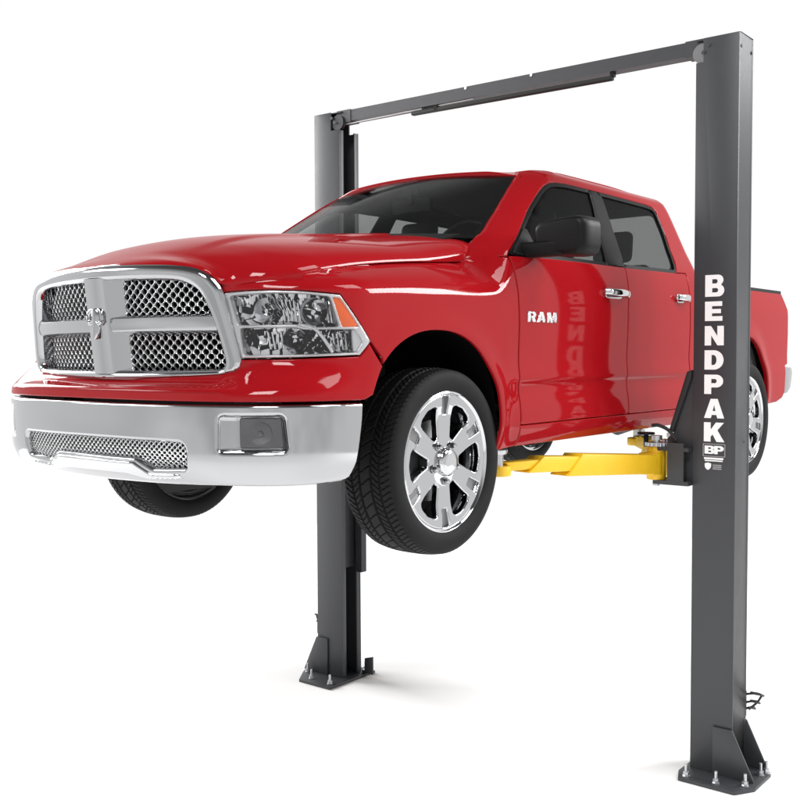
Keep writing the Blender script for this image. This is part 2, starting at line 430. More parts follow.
# side profile: offset from the nominal side as a function of z
PZ = [-0.05, 0.00, 0.03, 0.06, 0.10, 0.15, 0.22, 0.285, 0.318, 0.340, 0.42, 0.52, 0.62, 0.70, 0.76, 0.82, 0.88, 0.935, 1.10, 1.20, 1.30, 1.365, 1.405, 1.432, 1.448]
PO = [-0.10, -0.066, -0.045, -0.028, -0.014, -0.008, -0.012, -0.0225, -0.023, -0.013, -0.0085, -0.0045, -0.001, 0.0, -0.002, -0.007, -0.016, -0.028, -0.106, -0.152, -0.198, -0.230, -0.255, -0.290, -0.33]
ARCH_F = (-0.110, 0.09, 0.475, 0.470, 2.25)     # centre y, centre z, half width, height, exponent
ARCH_R = (3.42, 0.09, 0.425, 0.485, 2.2)
def arch_r(A, y, z):
    return (np.abs((y - A[0]) / A[2]) ** A[4] + np.clip((z - A[1]) / A[3], 0, None) ** A[4]) ** (1 / A[4])
def ws_edge_y(z): return spl(z, [0.90, 1.00, 1.15, 1.30, 1.40, 1.45], [0.36, 0.455, 0.69, 0.92, 1.085, 1.17])
def side_off(y, z):
    z = np.asarray(z, float); y = np.asarray(y, float)
    o = spl(z, PZ, PO)
    # no door crease on the fender ahead of the wheel nor on the bed behind it
    smooth = spl(z, [-0.05, 0.05, 0.15, 0.3, 0.6, 0.72, 0.82, 0.88, 0.935], [-0.08, -0.036, -0.012, -0.006, -0.001, 0.0, -0.007, -0.016, -0.028])
    k = (1 - sstep(0.42, 0.545, y)) + sstep(2.75, 2.95, y)
    o = np.where(z < 0.935, lerp(o, smooth, np.clip(k, 0, 1)), o)
    # arch flares
    for A in (ARCH_F, ARCH_R):
        r = arch_r(A, y, z) - 1.0
        m = np.exp(-np.clip(r, 0, None) ** 2 / 0.022)
        o = o + 0.012 * m * np.where(z > A[1] - 0.4, 1, 0)
    # fender rolls in towards the hood
    zh = spl(y, [-1.1, -0.84, -0.62, -0.38, -0.057, 0.33, 0.5, 0.6], [0.693, 0.741, 0.782, 0.821, 0.855, 0.881, 1.00, 1.10]) - 0.002
    A = spl(y, [-1.1, -0.95, -0.7, -0.4, 0.2, 0.34, 0.52, 0.6], [0.034, 0.06, 0.130, 0.164, 0.168, 0.147, 0.0, 0.0])
    w = spl(y, [-1.1, -0.8, -0.5, -0.1, 0.5], [0.035, 0.06, 0.12, 0.17, 0.20])
    q = np.clip((z - (zh - w)) / (w + 0.004), 0, 1)
    o = o - A * q ** 2.6
    # A pillar wraps round to the windscreen; rear corner of the cab wraps round to the back window
    t = np.clip((y - ws_edge_y(z)) / 0.17, -0.2, 1)
    o = o - 0.115 * (1 - t) ** 2 * sstep(0.90, 1.0, z)
    t = np.clip((2.74 - y) / 0.12, 0, 1)
    o = o - np.where(z > 0.93, 0.05 * (1 - t) ** 2 * (y < 2.79), 0)
    return o
def P_body(s, z):
    s = np.asarray(s, float); z = np.asarray(z, float)
    k = sstep(0.55, 0.85, np.abs(s)); t = sstep(lerp(0.322, 0.30, k), lerp(0.368, 0.45, k), z)
    a = nose(T_LOW, s); b = nose(T_UP, s)
    x, y, nx, ny = [lerp(p, q, t) for p, q in zip(a, b)]
    n = np.hypot(nx, ny); nx, ny = nx / n, ny / n
    o = side_off(y, z) * sstep(0.55, LQ, np.abs(s))
    # front overhang tucks under a little below the lip
    return np.stack([x + nx * o, y + ny * o, z], -1)
def S(y): return LQ + (y - YC)
def P_side(y, z): return P_body(S(np.asarray(y, float)), z)
# chrome bumper: lower nose curve, bowed section
BZ = [-0.10, -0.06, -0.03, 0.0, 0.06, 0.13, 0.20, 0.26, 0.30]
BO = [-0.14, -0.092, -0.055, -0.028, -0.004, 0.002, 0.004, 0.002, -0.002]
def P_bump(s, z):
    s = np.asarray(s, float); z = np.asarray(z, float)
    x, y, nx, ny = nose(T_LOW, s)
    o = spl(z, BZ, BO) - 0.012 * sstep(0.9, 1.3, np.abs(s))
    return np.stack([x + nx * o, y + ny * o, z], -1)
# grille face
def P_gril(x, z):
    x = np.asarray(x, float); z = np.asarray(z, float)
    y = -1.050 - 0.12 * (z - 0.58) + 0.125 * np.abs(x / 0.67) ** 2.0
    return np.stack([x, y, z], -1)
# windscreen: u -1..1 across, v 0..1 up
def P_ws(u, v):
    u = np.asarray(u, float); v = np.asarray(v, float)
    bx, by, bz = 0.80 * u, 0.27 + 0.20 * u * u, 1.035 - 0.025 * u * u
    tx, ty, tz = 0.655 * u, 0.985 + 0.09 * u * u, 1.428 - 0.036 * u * u
    k = 0.022 * 4 * v * (1 - v) * (1 - u * u)
    return np.stack([lerp(bx, tx, v), lerp(by, ty, v) - k * 0.6, lerp(bz, tz, v) + k], -1)
# roof
def P_roof(x, y):
    x = np.asarray(x, float); y = np.asarray(y, float)
    zc = spl(y, [0.8, 0.9, 1.1, 1.5, 2.0, 2.5, 2.75, 2.85], [1.400, 1.427, 1.448, 1.488, 1.490, 1.475, 1.452, 1.42])
    return np.stack([x, y, zc - 0.036 * np.abs(x / 0.66) ** 2.2 - 0.022 * sstep(0.45, 0.655, np.abs(x)) * sstep(1.30, 1.06, y)], -1)
# ================================================================ the pickup truck
truck = thing('pickup_truck', 'shiny red crew cab pickup truck with chrome grille, bumper and wheels, raised on the lift', 'pickup truck', (0, 0, Z0))
HP = math.pi / 2
def arch(A, t0, t1, n, grow=0.0):
    out = []
    for t in np.linspace(math.radians(t0), math.radians(t1), n):
        c, s = math.cos(t), math.sin(t)
        out.append((A[0] + (A[2]+grow)*math.copysign(abs(c)**(2/A[4]), c), A[1] + (A[3]+grow)*abs(s)**(2/A[4])))
    return out
OFFY = LQ - YC                 # s = y + OFFY on the side
def ys(p): return (p[0] + OFFY, p[1])
HL_OUT = [(0.629, 0.691), (0.731, 0.697), (0.824, 0.699), (0.928, 0.696), (1.095, 0.683), (1.24, 0.51), (1.184, 0.458), (0.926, 0.450), (0.706, 0.447)]
def grow(poly, d):
    P = ccw(poly); a = np.roll(P, 1, 0); b = np.roll(P, -1, 0); n = []
    for p, q, r in zip(a, P, b):
        e1 = (q-p)/np.hypot(*(q-p)); e2 = (r-q)/np.hypot(*(r-q)); m = np.array([e1[1]+e2[1], -e1[0]-e2[0]]); m /= np.hypot(*m)
        n.append(q + m*d/max(0.5, float(np.dot(m, [e1[1], -e1[0]]))))
    return np.array(n)
RED = [M['red'], M['under']]
SIDES = ((1, False), (-1, True))
# ---- front fascia: the red band below grille and headlights
ar = [ys(p) for p in arch(ARCH_F, 155.5, 139, 6)]
half = [(1.1915, 0.288)] + ar + [(1.238, 0.500), (1.184, 0.452), (0.926, 0.444), (0.706, 0.441), (0.66, 0.425), (0.61, 0.395)]
fas = [(-s, z) for s, z in half][::1]
fas_out = half + [(-s, z) for s, z in reversed(half)]
panel('front_fascia', truck, RED, P_body, fas_out, res=0.020, edge_res=0.010, thick=0.02, pillow=0.006, rings=(0.3, 1.0))
# ---- hood
hy0, hy1 = -1.072, 0.45
hout = [(p, hy0) for p in np.linspace(-HP, HP, 30)] + [(HP, y) for y in np.linspace(hy0, 0.30, 60)[1:]]
hout += [(HP*0.985, 0.335), (math.asin(0.95), 0.44)] + [(p, 0.44 - 0.10*math.cos(p/1.25*HP)) for p in np.linspace(1.2, -1.2, 30)] + [(-math.asin(0.95), 0.44), (-HP*0.985, 0.335)]
hout += [(-HP, y) for y in np.linspace(0.30, hy0, 60)[:-1]]
panel('hood', truck, RED, P_hood, hout, res=0.035, thick=0.012, pillow=0.005)
# ---- sides
FD0, BS0, RD1 = 0.537, 1.645, 2.49          # door seams (y)
fender_out = [(-0.476, 0.447)] + arch(ARCH_F, 137, 0, 34) + [(0.362, 0.02), (0.530, 0.028), (0.532, 0.3), (0.530, 0.60), (0.517, 0.75), (0.492, 0.86), (0.474, 0.902), (0.440, 0.906), (0.437, 0.94), (0.437, 0.985)]
fender_out += [(0.38, 0.945), (0.294, 0.887), (0.1, 0.874), (-0.095, 0.858), (-0.25, 0.842), (-0.415, 0.825), (-0.6, 0.803), (-0.737, 0.787), (-0.843, 0.769), (-0.926, 0.754), (-1.04, 0.740), (-1.096, 0.745), (-1.142, 0.755), (-1.20, 0.76), (-1.215, 0.700)]
fender_out += [(-1.151, 0.695), (-1.049, 0.701), (-0.956, 0.703), (-0.852, 0.700), (-0.685, 0.687), (-0.536, 0.510)]
def roof_rail():
    z = np.array([1.425, 1.40, 1.36, 1.30, 1.22, 1.15, 1.08, 1.02, 0.97, 0.93])
    return [(float(ws_edge_y(k)) - 0.004, float(k)) for k in z]
DLO_UP = [(0.478, 0.915), (0.495, 0.935), (0.60, 1.005), (0.751, 1.107), (0.88, 1.195), (0.964, 1.247), (1.04, 1.292), (1.110, 1.329), (1.175, 1.352), (1.26, 1.366), (1.367, 1.374), (1.643, 1.376), (2.007, 1.374), (2.34, 1.371), (2.425, 1.364), (2.463, 1.338), (2.455, 1.20), (2.41, 1.05), (2.370, 0.963), (2.345, 0.945)]
cab_out = [(0.440, 0.909), (0.474, 0.909)] + DLO_UP + [(2.49, 0.949), (2.493, 0.6), (2.493, 0.13), (2.745, 0.13), (2.745, 0.9), (2.745, 1.35), (2.73, 1.395), (2.69, 1.428), (2.60, 1.447), (2.2, 1.449), (1.8, 1.449), (1.45, 1.449), (1.30, 1.446), (1.20, 1.440)] + roof_rail() + [(0.400, 0.925)]
fdoor_out = [(FD0, 0.13), (BS0-0.003, 0.13), (BS0-0.002, 0.4), (BS0, 0.7), (1.658, 0.84), (1.66, 0.931), (1.3, 0.929), (1.0, 0.926), (0.75, 0.921), (0.605, 0.915), (0.481, 0.911), (0.499, 0.862), (0.524, 0.75), (0.537, 0.60), (0.538, 0.3)]
rdoor_out = [(BS0+0.003, 0.13), (2.487, 0.13), (2.487, 0.6), (2.486, 0.945), (2.345, 0.941), (1.9, 0.934), (1.666, 0.931), (1.664, 0.84), (BS0+0.006, 0.7), (BS0+0.004, 0.4)]
rocker_out = [(0.368, 0.024), (2.75, 0.024), (2.75, 0.126), (0.535, 0.126), (0.535, 0.026+0.09), (0.368, 0.05)]
rocker_out = [(0.536, 0.026), (2.75, 0.03), (2.75, 0.126), (0.536, 0.126)]
bed_out = [(2.775, 0.03), (2.775, 0.885), (3.2, 0.897), (3.6, 0.902), (4.0, 0.908), (4.183, 0.91), (4.235, 0.85), (4.298, 0.78), (4.304, 0.60), (4.298, 0.42), (4.285, 0.378), (4.232, 0.368), (4.225, 0.17), (4.18, 0.128), (4.077, 0.101), (3.90, 0.094)] + [(p[0], p[1]) for p in arch(ARCH_R, 1, 179, 40)] + [(2.99, 0.03)]
glass_f = [(0.500, 0.930), (0.60, 1.000), (0.751, 1.102), (0.88, 1.190), (0.964, 1.242), (1.04, 1.287), (1.110, 1.324), (1.175, 1.347), (1.26, 1.361), (1.367, 1.369), (1.643, 1.371), (1.60, 1.25), (1.53, 1.10), (1.462, 0.933), (1.0, 0.930), (0.75, 0.925), (0.605, 0.919)]
glass_r = [(1.757, 1.371), (2.007, 1.369), (2.34, 1.366), (2.42, 1.359), (2.457, 1.336), (2.448, 1.20), (2.404, 1.05), (2.366, 0.966), (2.340, 0.947), (1.9, 0.939), (1.645, 0.936), (1.70, 1.10)]
bstrip = [(1.648, 1.373), (1.752, 1.373), (1.70, 1.13), (1.651, 0.936), (1.465, 0.933), (1.53, 1.09), (1.60, 1.24)]
doors = {}
for sg, mir in SIDES:
    panel('fender', truck, RED, P_side, fender_out, res=0.024, edge_res=0.018, thick=0.016, pillow=0.005, mirror=mir)
    cs = panel('cab_side', truck, [M['red'], M['interior']], P_side, cab_out, res=0.03, edge_res=0.02, thick=0.035, pillow=0.006, mirror=mir)
    panel('pillar_cover', cs, M['seal'], P_side, bstrip, res=0.04, thick=0.04, pillow=0.002, off=-0.004, mirror=mir)
    fd = panel('door', truck, [M['red'], M['interior']], P_side, fdoor_out, res=0.03, edge_res=0.02, thick=0.05, pillow=0.005, mirror=mir)
    rd = panel('door', truck, [M['red'], M['interior']], P_side, rdoor_out, res=0.03, edge_res=0.02, thick=0.05, pillow=0.005, mirror=mir)
    panel('window', fd, M['glass'], P_side, glass_f, res=0.05, thick=0.004, pillow=0, off=-0.010, mirror=mir)
    panel('window', rd, M['glass'], P_side, glass_r, res=0.05, thick=0.004, pillow=0, off=-0.010, mirror=mir)
    # black rubber strip round the glass
    def frame_strip(parent, poly, w):
        inner = grow(poly, -w); outer = grow(poly, 0.006)
        panel('window_seal', parent, M['seal'], P_side, outer, [inner], res=0.03, thick=0.02, pillow=0.002, off=-0.005, mirror=mir, rings=(1.0,))
    frame_strip(fd, glass_f, 0.016); frame_strip(rd, glass_r, 0.016)
    # quarter sail panel behind the mirror
    panel('mirror_sail', fd, M['black'], P_side, [(0.505, 0.932), (0.60, 0.998), (0.70, 1.064), (0.735, 1.06), (0.735, 0.928), (0.605, 0.922)], res=0.04, thick=0.01, pillow=0.004, off=0.002, mirror=mir)
    for d, y0, y1, z in ((fd, 1.355, 1.650, 0.781), (rd, 2.268, 2.475, 0.789)):
        # chrome pull handle over a dark scoop
        panel('handle_cup', d, M['chrome'], P_side, rounded([(y0+0.03, z-0.028), (y1-0.075, z-0.028), (y1-0.075, z+0.026), (y0+0.03, z+0.026)], 0.025), res=0.03, thick=0.004, pillow=0.003, off=0.002, mirror=mir)
        bm = bmesh.new(); n = 15
        for k in range(n - 1):
            pass
        pts = []
        for k in range(n):
            t = k/(n-1); y = y0 + (y1-y0-0.03)*t
            p = P_side(y, z + 0.003)
            pts.append((float(p[0]) + 0.010 + 0.030*math.sin(math.pi*min(1, max(0, t)))**0.45, y, z + 0.003))
        rings = []
        for k, p in enumerate(pts):
            h = 0.019 * (0.72 + 0.28*math.sin(math.pi*k/(n-1))); w = 0.008
            rings.append([bm.verts.new((p[0] + w*math.cos(a), p[1], p[2] + h*math.copysign(abs(math.sin(a))**0.6, math.sin(a)))) for a in np.linspace(0, 2*math.pi, 17)[:-1]])
        for A, B in zip(rings, rings[1:]):
            for i in range(16): bm.faces.new((A[i], A[(i+1) % 16], B[(i+1) % 16], B[i]))
        bm.faces.new(rings[0]); bm.faces.new(rings[-1][::-1]); bmesh.ops.recalc_face_normals(bm, faces=bm.faces[:])
        hd = bm_obj('handle', d, bm, M['chrome_bright'], smooth_deg=50, mirror=mir)
        bm = bmesh.new(); px_ = float(P_side(y1-0.02, z)[0])
        cyl(bm, (px_-0.005, y1-0.018, z+0.002), (px_+0.016, y1-0.018, z+0.002), 0.021, 0.018, 24)
        bm_obj('lock_cap', d, bm, M['chrome_bright'], bevel=0.003, mirror=mir)
    panel('rocker_panel', truck, RED, P_side, rocker_out, res=0.03, edge_res=0.012, thick=0.03, pillow=0.006, mirror=mir)
    panel('bed_side', truck, RED, P_side, bed_out, res=0.03, edge_res=0.02, thick=0.03, pillow=0.008, mirror=mir)
    doors[sg] = (fd, rd)
# ---- roof and glass
rout = []
xs_ = np.linspace(-0.640, 0.640, 24)
rout = [(x, 0.990 + 0.09*(x/0.655)**2) for x in xs_] + [(0.658, 1.2), (0.662, 2.60), (0.60, 2.72), (0.3, 2.745), (0, 2.75), (-0.3, 2.745), (-0.60, 2.72), (-0.662, 2.60), (-0.658, 1.2)]
panel('roof', truck, [M['red'], M['headliner']], P_roof, rout, res=0.05, thick=0.03, pillow=0.008)
wout = [(u, 0.0) for u in np.linspace(-1, 1, 20)] + [(1, v) for v in np.linspace(0, 1, 10)[1:]] + [(u, 1.0) for u in np.linspace(1, -1, 20)[1:]] + [(-1, v) for v in np.linspace(1, 0, 10)[1:-1]]
ws = panel('windshield', truck, M['ws_glass'], P_ws, wout, res=0.08, thick=0.004, pillow=0, off=-0.007)
win = grow(wout, -0.035)
panel('windshield_band', ws, M['seal'], P_ws, wout, [[(u*0.955, lerp(0.05, 0.955, v)) for u, v in [(-1, 0), (1, 0), (1, 1), (-1, 1)]]], res=0.06, thick=0.003, pillow=0, off=-0.0125)
# cowl below the windscreen
def P_cowl(u, v):
    a = P_ws(u, np.zeros_like(np.asarray(u, float)) + 0.0); b = a.copy(); b[..., 1] -= 0.16; b[..., 2] -= 0.05
    return a + (b - a) * np.asarray(v, float)[..., None]
panel('cowl', truck, M['black'], P_cowl, [(-0.90, 0.0), (-0.86, 1), (-0.5, 1), (0, 1), (0.5, 1), (0.86, 1), (0.90, 0), (0.5, 0), (0, 0), (-0.5, 0)], res=0.1, thick=0.01, pillow=0)
# rear window, cab back, floor, firewall
def P_back(x, z):
    x = np.asarray(x, float); z = np.asarray(z, float); return np.stack([-x, 2.70 - 0.02*np.abs(x/0.7)**2 + 0.05*sstep(1.4, 0.9, z)*0 , z], -1)
panel('cab_back', truck, [M['red'], M['interior']], P_back, [(-0.93, 0.1), (0.93, 0.1), (0.92, 0.95), (0.70, 1.41), (0.3, 1.43), (-0.3, 1.43), (-0.70, 1.41), (-0.92, 0.95)], [rounded([(-0.80, 0.98), (0.80, 0.98), (0.665, 1.345), (-0.665, 1.345)], 0.06)], res=0.08, thick=0.03, pillow=0.005)
panel('rear_window', truck, M['glass'], P_back, rounded([(-0.80, 0.98), (0.80, 0.98), (0.665, 1.345), (-0.665, 1.345)], 0.06), res=0.1, thick=0.004, pillow=0, off=-0.01)
bm = bmesh.new()
bx(bm, -0.90, 0.90, 0.20, 2.70, 0.10, 0.14); bx(bm, -0.74, 0.74, 0.40, 0.44, 0.14, 0.93)
bm_obj('cab_floor', truck, bm, M['interior'])
# dashboard
bm = bmesh.new()
prism(bm, [(0.44, 0.55), (0.78, 0.60), (0.86, 0.72), (0.84, 0.90), (0.72, 0.955), (0.50, 0.985), (0.44, 0.94)], 'x', -0.76, 0.76)
bm_obj('dashboard', truck, bm, M['interior'], bevel=0.03, seg=4)
# steering wheel
bm = bmesh.new()
cx_, cy_, cz_ = 0.40, 0.90, 0.985
tl = math.radians(24)
pts = [(cx_ + 0.19*math.cos(a), cy_ + 0.19*math.sin(a)*math.sin(tl), cz_ + 0.19*math.sin(a)*math.cos(tl)) for a in np.linspace(0, 2*math.pi, 33)]
tube(bm, pts, 0.016, 10)
for a in (0, math.pi, -HP):
    beam(bm, (cx_ + 0.04*math.cos(a), cy_ + 0.03*math.sin(a)*math.sin(tl), cz_ + 0.04*math.sin(a)), (cx_ + 0.185*math.cos(a), cy_ + 0.185*math.sin(a)*math.sin(tl), cz_ + 0.185*math.sin(a)*math.cos(tl)), 0.018, 0.04)
cyl(bm, (cx_, cy_-0.20, cz_-0.09), (cx_, cy_+0.005, cz_), 0.055, 0.06, 20)
bm_obj('steering_wheel', truck, bm, M['black'], smooth_deg=50)
# inside mirror
bm = bmesh.new(); bx(bm, -0.13, 0.13, 0.98, 1.01, 1.245, 1.315); bx(bm, -0.014, 0.014, 0.965, 0.99, 1.29, 1.365); bx(bm, -0.05, 0.05, 0.972, 1.01, 1.335, 1.375)
bm_obj('interior_mirror', truck, bm, M['black'], bevel=0.012, seg=3)
# seats
def seat(x, y, wide=0.50, heads=(0.0,), back_h=0.62):
    bm = bmesh.new(); bx(bm, x-wide/2, x+wide/2, y-0.50, y+0.02, 0.28, 0.50)
    bm_s = bm_obj('seat', truck, bm, M['interior'], bevel=0.05, seg=4)
    bm = bmesh.new(); prism(bm, [(y-0.04, 0.44), (y+0.10, 0.44), (y+0.20, 0.44+back_h), (y+0.10, 0.44+back_h)], 'x', x-wide/2, x+wide/2)
    bm_obj('seat_back', bm_s, bm, M['interior'], bevel=0.045, seg=4)
    for hx in heads:
        bm = bmesh.new(); prism(bm, [(y+0.09, 0.46+back_h), (y+0.19, 0.46+back_h), (y+0.21, 0.66+back_h), (y+0.12, 0.66+back_h)], 'x', x+hx-0.13, x+hx+0.13)
        bm_obj('headrest', bm_s, bm, M['interior'], bevel=0.04, seg=4)
        bm = bmesh.new()
        for k in (-0.06, 0.06): cyl(bm, (x+hx+k, y+0.15, 0.40+back_h), (x+hx+k, y+0.155, 0.50+back_h), 0.008)
        bm_obj('headrest_stem', bm_s, bm, M['dark_metal'], split=True)
seat(0.42, 1.45); seat(-0.42, 1.45)
seat(0.0, 2.38, 1.40, (-0.44, 0.44), 0.58)
# ---- cargo bed, tailgate, rear bumper, tail lights
bm = bmesh.new()
bx(bm, -0.93, 0.93, 2.79, 2.83, 0.10, 0.885); bx(bm, -0.93, 0.93, 2.83, 4.22, 0.28, 0.31)
for k in (-1, 1): bx(bm, k*0.72, k*0.93, 2.83, 4.22, 0.31, 0.56)
bm_obj('cargo_bed', truck, bm, M['under'], bevel=0.008)
for sg, mir in SIDES:
    bm = bmesh.new(); bx(bm, 0.86, 0.967, 2.79, 4.18, 0.893, 0.915)
    bm_obj('bed_rail_cap', truck, bm, M['black'], bevel=0.008, mirror=mir)
bm = bmesh.new(); bx(bm, -0.80, 0.80, 4.235, 4.30, 0.36, 0.905); tg = bm_obj('tailgate', truck, bm, M['red'], bevel=0.02, seg=3)
bm = bmesh.new(); bx(bm, -0.11, 0.11, 4.29, 4.315, 0.72, 0.79); bm_obj('tailgate_handle', tg, bm, M['black'], bevel=0.008)
for sg, mir in SIDES:
    bm = bmesh.new(); bx(bm, 0.81, 0.965, 4.225, 4.312, 0.44, 0.76); bm_obj('tail_light', truck, bm, M['redlens'], bevel=0.02, seg=3, mirror=mir)
bm = bmesh.new()
prof = [(4.26, 0.20), (4.36, 0.18), (4.40, 0.22), (4.40, 0.33), (4.36, 0.37), (4.26, 0.37)]
prism(bm, prof, 'x', -0.93, 0.93)
for v in bm.verts:
    if abs(v.co.x) > 0.9: v.co.y -= 0.03
for k in (-1, 1): prism(bm, [(4.237, 0.155), (4.33, 0.160), (4.40, 0.20), (4.435, 0.31), (4.415, 0.352), (4.237, 0.360)], 'x', k*0.86, k*0.978)
bm_obj('rear_bumper', truck, bm, M['chrome'], bevel=0.012, seg=3)
# ---- underbody
bm = bmesh.new()
for k in (-1, 1):
    beam(bm, (k*0.42, -0.85, 0.06), (k*0.42, 4.2, 0.06), 0.09, 0.15)
for y in (-0.78, 0.5, 1.6, 2.7, 4.15): bx(bm, -0.42, 0.42, y-0.05, y+0.05, 0.02, 0.10)
ch = bm_obj('chassis', truck, bm, M['under'], bevel=0.008)
bm = bmesh.new()
bx(bm, -0.40, 0.40, -0.5, 0.35, 0.13, 0.70); bx(bm, -0.50, 0.50, -0.80, -0.55, 0.10, 0.70)
bm_obj('engine_block', truck, bm, M['under'], bevel=0.02)
bm = bmesh.new(); cyl(bm, (-0.72, 3.5, 0), (0.72, 3.5, 0), 0.045); lathe(bm, [(-0.16, 0.02), (-0.14, 0.10), (0, 0.15), (0.14, 0.10), (0.16, 0.02)], (0, 3.5, 0), 'x', 24)
bm_obj('rear_axle', truck, bm, M['under'])
bm = bmesh.new()
for k in (-1, 1):
    beam(bm, (k*0.36, 0.0, -0.05), (k*0.72, 0.0, -0.09), 0.16, 0.05); beam(bm, (k*0.36, 0.0, 0.20), (k*0.70, 0.0, 0.16), 0.10, 0.04)
    cyl(bm, (k*0.60, 0.0, -0.05), (k*0.52, 0.04, 0.42), 0.045)
bm_obj('suspension_arm', truck, bm, M['under'], split=True)
# wheel wells: dark liners behind each arch
for A, y0 in ((ARCH_F, 0), (ARCH_R, 0)):
    for sg, mir in SIDES:
        bm = bmesh.new(); pr = [(A[0]+A[2]+0.01, -0.02)] + arch(A, 0, 180, 26, 0.012) + [(A[0]-A[2]-0.012, 0.30 if A is ARCH_F else 0.02)]
        rows = [[bm.verts.new((x, p[0], p[1])) for p in pr] for x in (0.56, 0.80, 0.962)]
        for a, b in zip(rows, rows[1:]):
            for i in range(len(pr)-1): bm.faces.new((a[i], a[i+1], b[i+1], b[i]))
        bm.faces.new(rows[0])
        bmesh.ops.recalc_face_normals(bm, faces=bm.faces[:])
        bm_obj('wheel_well', truck, bm, M['flat_black'], mirror=mir)
# ---- door mirrors
for sg, mir in SIDES:
    bm = bmesh.new()
    # housing: rounded box outline swept back from a domed front to a flat rear opening
    rows = []
    for t in np.linspace(0, 1, 12):
        f = 1.0 if t > 0.5 else 0.80 + 0.20*(1 - (1 - t/0.5)**2.2)**(1/2.2)
        yy = 0.635 + 0.14*t
        row = []
        for a in np.linspace(0, 2*math.pi, 49)[:-1]:
            c, s = math.cos(a), math.sin(a)
            ex = math.copysign(abs(c)**(2/4.2), c); ez = math.copysign(abs(s)**(2/4.2), s)
            row.append(bm.verts.new((1.128 + 0.142*f*ex + 0.012*(t-0.5) + 0.012*ez*ex*0, yy, 1.003 + 0.088*f*ez + 0.010*ez*ex)))
        rows.append(row)
    for A_, B_ in zip(rows, rows[1:]):
        for i in range(48): bm.faces.new((A_[i], A_[(i+1) % 48], B_[(i+1) % 48], B_[i]))
    bm.faces.new(rows[0]); bm.faces.new(rows[-1][::-1]); bmesh.ops.recalc_face_normals(bm, faces=bm.faces[:])
    mo = bm_obj('door_mirror', truck, bm, M['black'], bevel=0.014, seg=4, smooth_deg=60, mirror=mir)
    bm = bmesh.new(); beam(bm, (0.86, 0.63, 0.945), (1.22, 0.70, 0.955), 0.085, 0.07, h2=0.075)
    bm_obj('mirror_arm', mo, bm, M['black'], bevel=0.018, seg=3, mirror=mir)
    bm = bmesh.new(); bx(bm, 1.01, 1.252, 0.770, 0.778, 0.935, 1.070); bm_obj('mirror_glass', mo, bm, M['chrome_bright'], bevel=0.003, mirror=mir)
# ================================================================ truck front end: bumper, grille, lamps
# ---- chrome bumper with a wide lower air opening and two fog lamp recesses
def sym(h): return list(h) + [(-s, z) for s, z in reversed(h)]
intake = rounded(sym([(0.0, 0.130), (0.478, 0.132), (0.495, 0.115), (0.492, 0.030), (0.40, 0.020), (0.32, 0.019), (0.245, 0.066), (0.0, 0.062)][1:-1]), 0.012, 3)
intake = rounded([(0.478, 0.132), (0.497, 0.110), (0.492, 0.030), (0.32, 0.019), (0.245, 0.063), (-0.245, 0.063), (-0.32, 0.019), (-0.492, 0.030), (-0.497, 0.110), (-0.478, 0.132)], 0.014, 4)
fog = rounded([(0.683, 0.241), (0.868, 0.238), (0.882, 0.107), (0.640, 0.104), (0.622, 0.20)], 0.016, 3)
fog = rounded([(0.640, 0.236), (0.868, 0.238), (0.882, 0.107), (0.636, 0.104)], 0.018, 3)
fogm = [(-s, z) for s, z in fog]
bo_h = [(1.203, 0.2815), (1.196, 0.22), (1.172, 0.05), (1.158, -0.010), (1.135, -0.024), (1.0, -0.030), (0.6, -0.034), (0.3, -0.044), (0.0, -0.050)]
bout = bo_h + [(-s, z) for s, z in reversed(bo_h[:-1])] + [(s, 0.2815 - 0.003*(1-abs(s)/1.2)) for s in np.linspace(-1.19, 1.19, 40)]
bumper = panel('front_bumper', truck, [M['chrome'], M['under']], P_bump, bout, [intake, fog, fogm], res=0.022, thick=0.035, pillow=0.016)
# step between bumper and red lip
bm = bmesh.new()
# ---- woven metal mesh: diamond cells with round holes
def mesh_plate(name, parent, P, poly, pw, ph, hole, off, thick, m, n=12):
    V, F = [], []
    poly = ccw(poly); lo, hi = poly.min(0), poly.max(0)
    a, b = pw/2, ph/2
    nj = int((hi[1]-lo[1])/b) + 3; ni = int((hi[0]-lo[0])/pw) + 3
    cells = np.array([(lo[0] + i*pw + (j % 2)*a - pw, lo[1] + j*b - b) for j in range(nj) for i in range(ni)])
    cells = cells[inside(cells, poly)]
    ang = np.linspace(0, 2*math.pi, n, endpoint=False)
    c, s = np.cos(ang), np.sin(ang)
    k = 1/(np.abs(c)/a + np.abs(s)/b)
    rr = hole
    rx, rz = a*rr, b*rr
    rc = 1/np.sqrt((c/rx)**2 + (s/rz)**2)
    rc = np.minimum(rc, k*0.90)
    for cx, cz in cells:
        base = len(V)
        for r, o in ((k, off), (rc, off + thick*0.25), (rc, off - thick)):
            u, v = cx + c*r, cz + s*r
            q = P(u, v); h = 1e-3
            nn = np.cross(P(u+h, v) - P(u-h, v), P(u, v+h) - P(u, v-h)); nn /= np.linalg.norm(nn, axis=1)[:, None]
            V.extend((q + nn*o).tolist())
        for i in range(n):
            j = (i+1) % n
            F.append((base+i, base+j, base+n+j, base+n+i)); F.append((base+n+i, base+n+j, base+2*n+j, base+2*n+i))
    return mesh_obj(name, parent, V, F, m, smooth=False)
M['mesh'] = mat('mesh_silver', (0.72, 0.725, 0.73), 0.22, 0.85)
mesh_plate('intake_mesh', bumper, P_bump, grow(intake, 0.012), 0.026, 0.0225, 0.60, -0.030, 0.006, M['mesh'], 10)
panel('intake_backing', bumper, M['flat_black'], P_bump, grow(intake, 0.03), res=0.05, thick=0.004, pillow=0, off=-0.05)
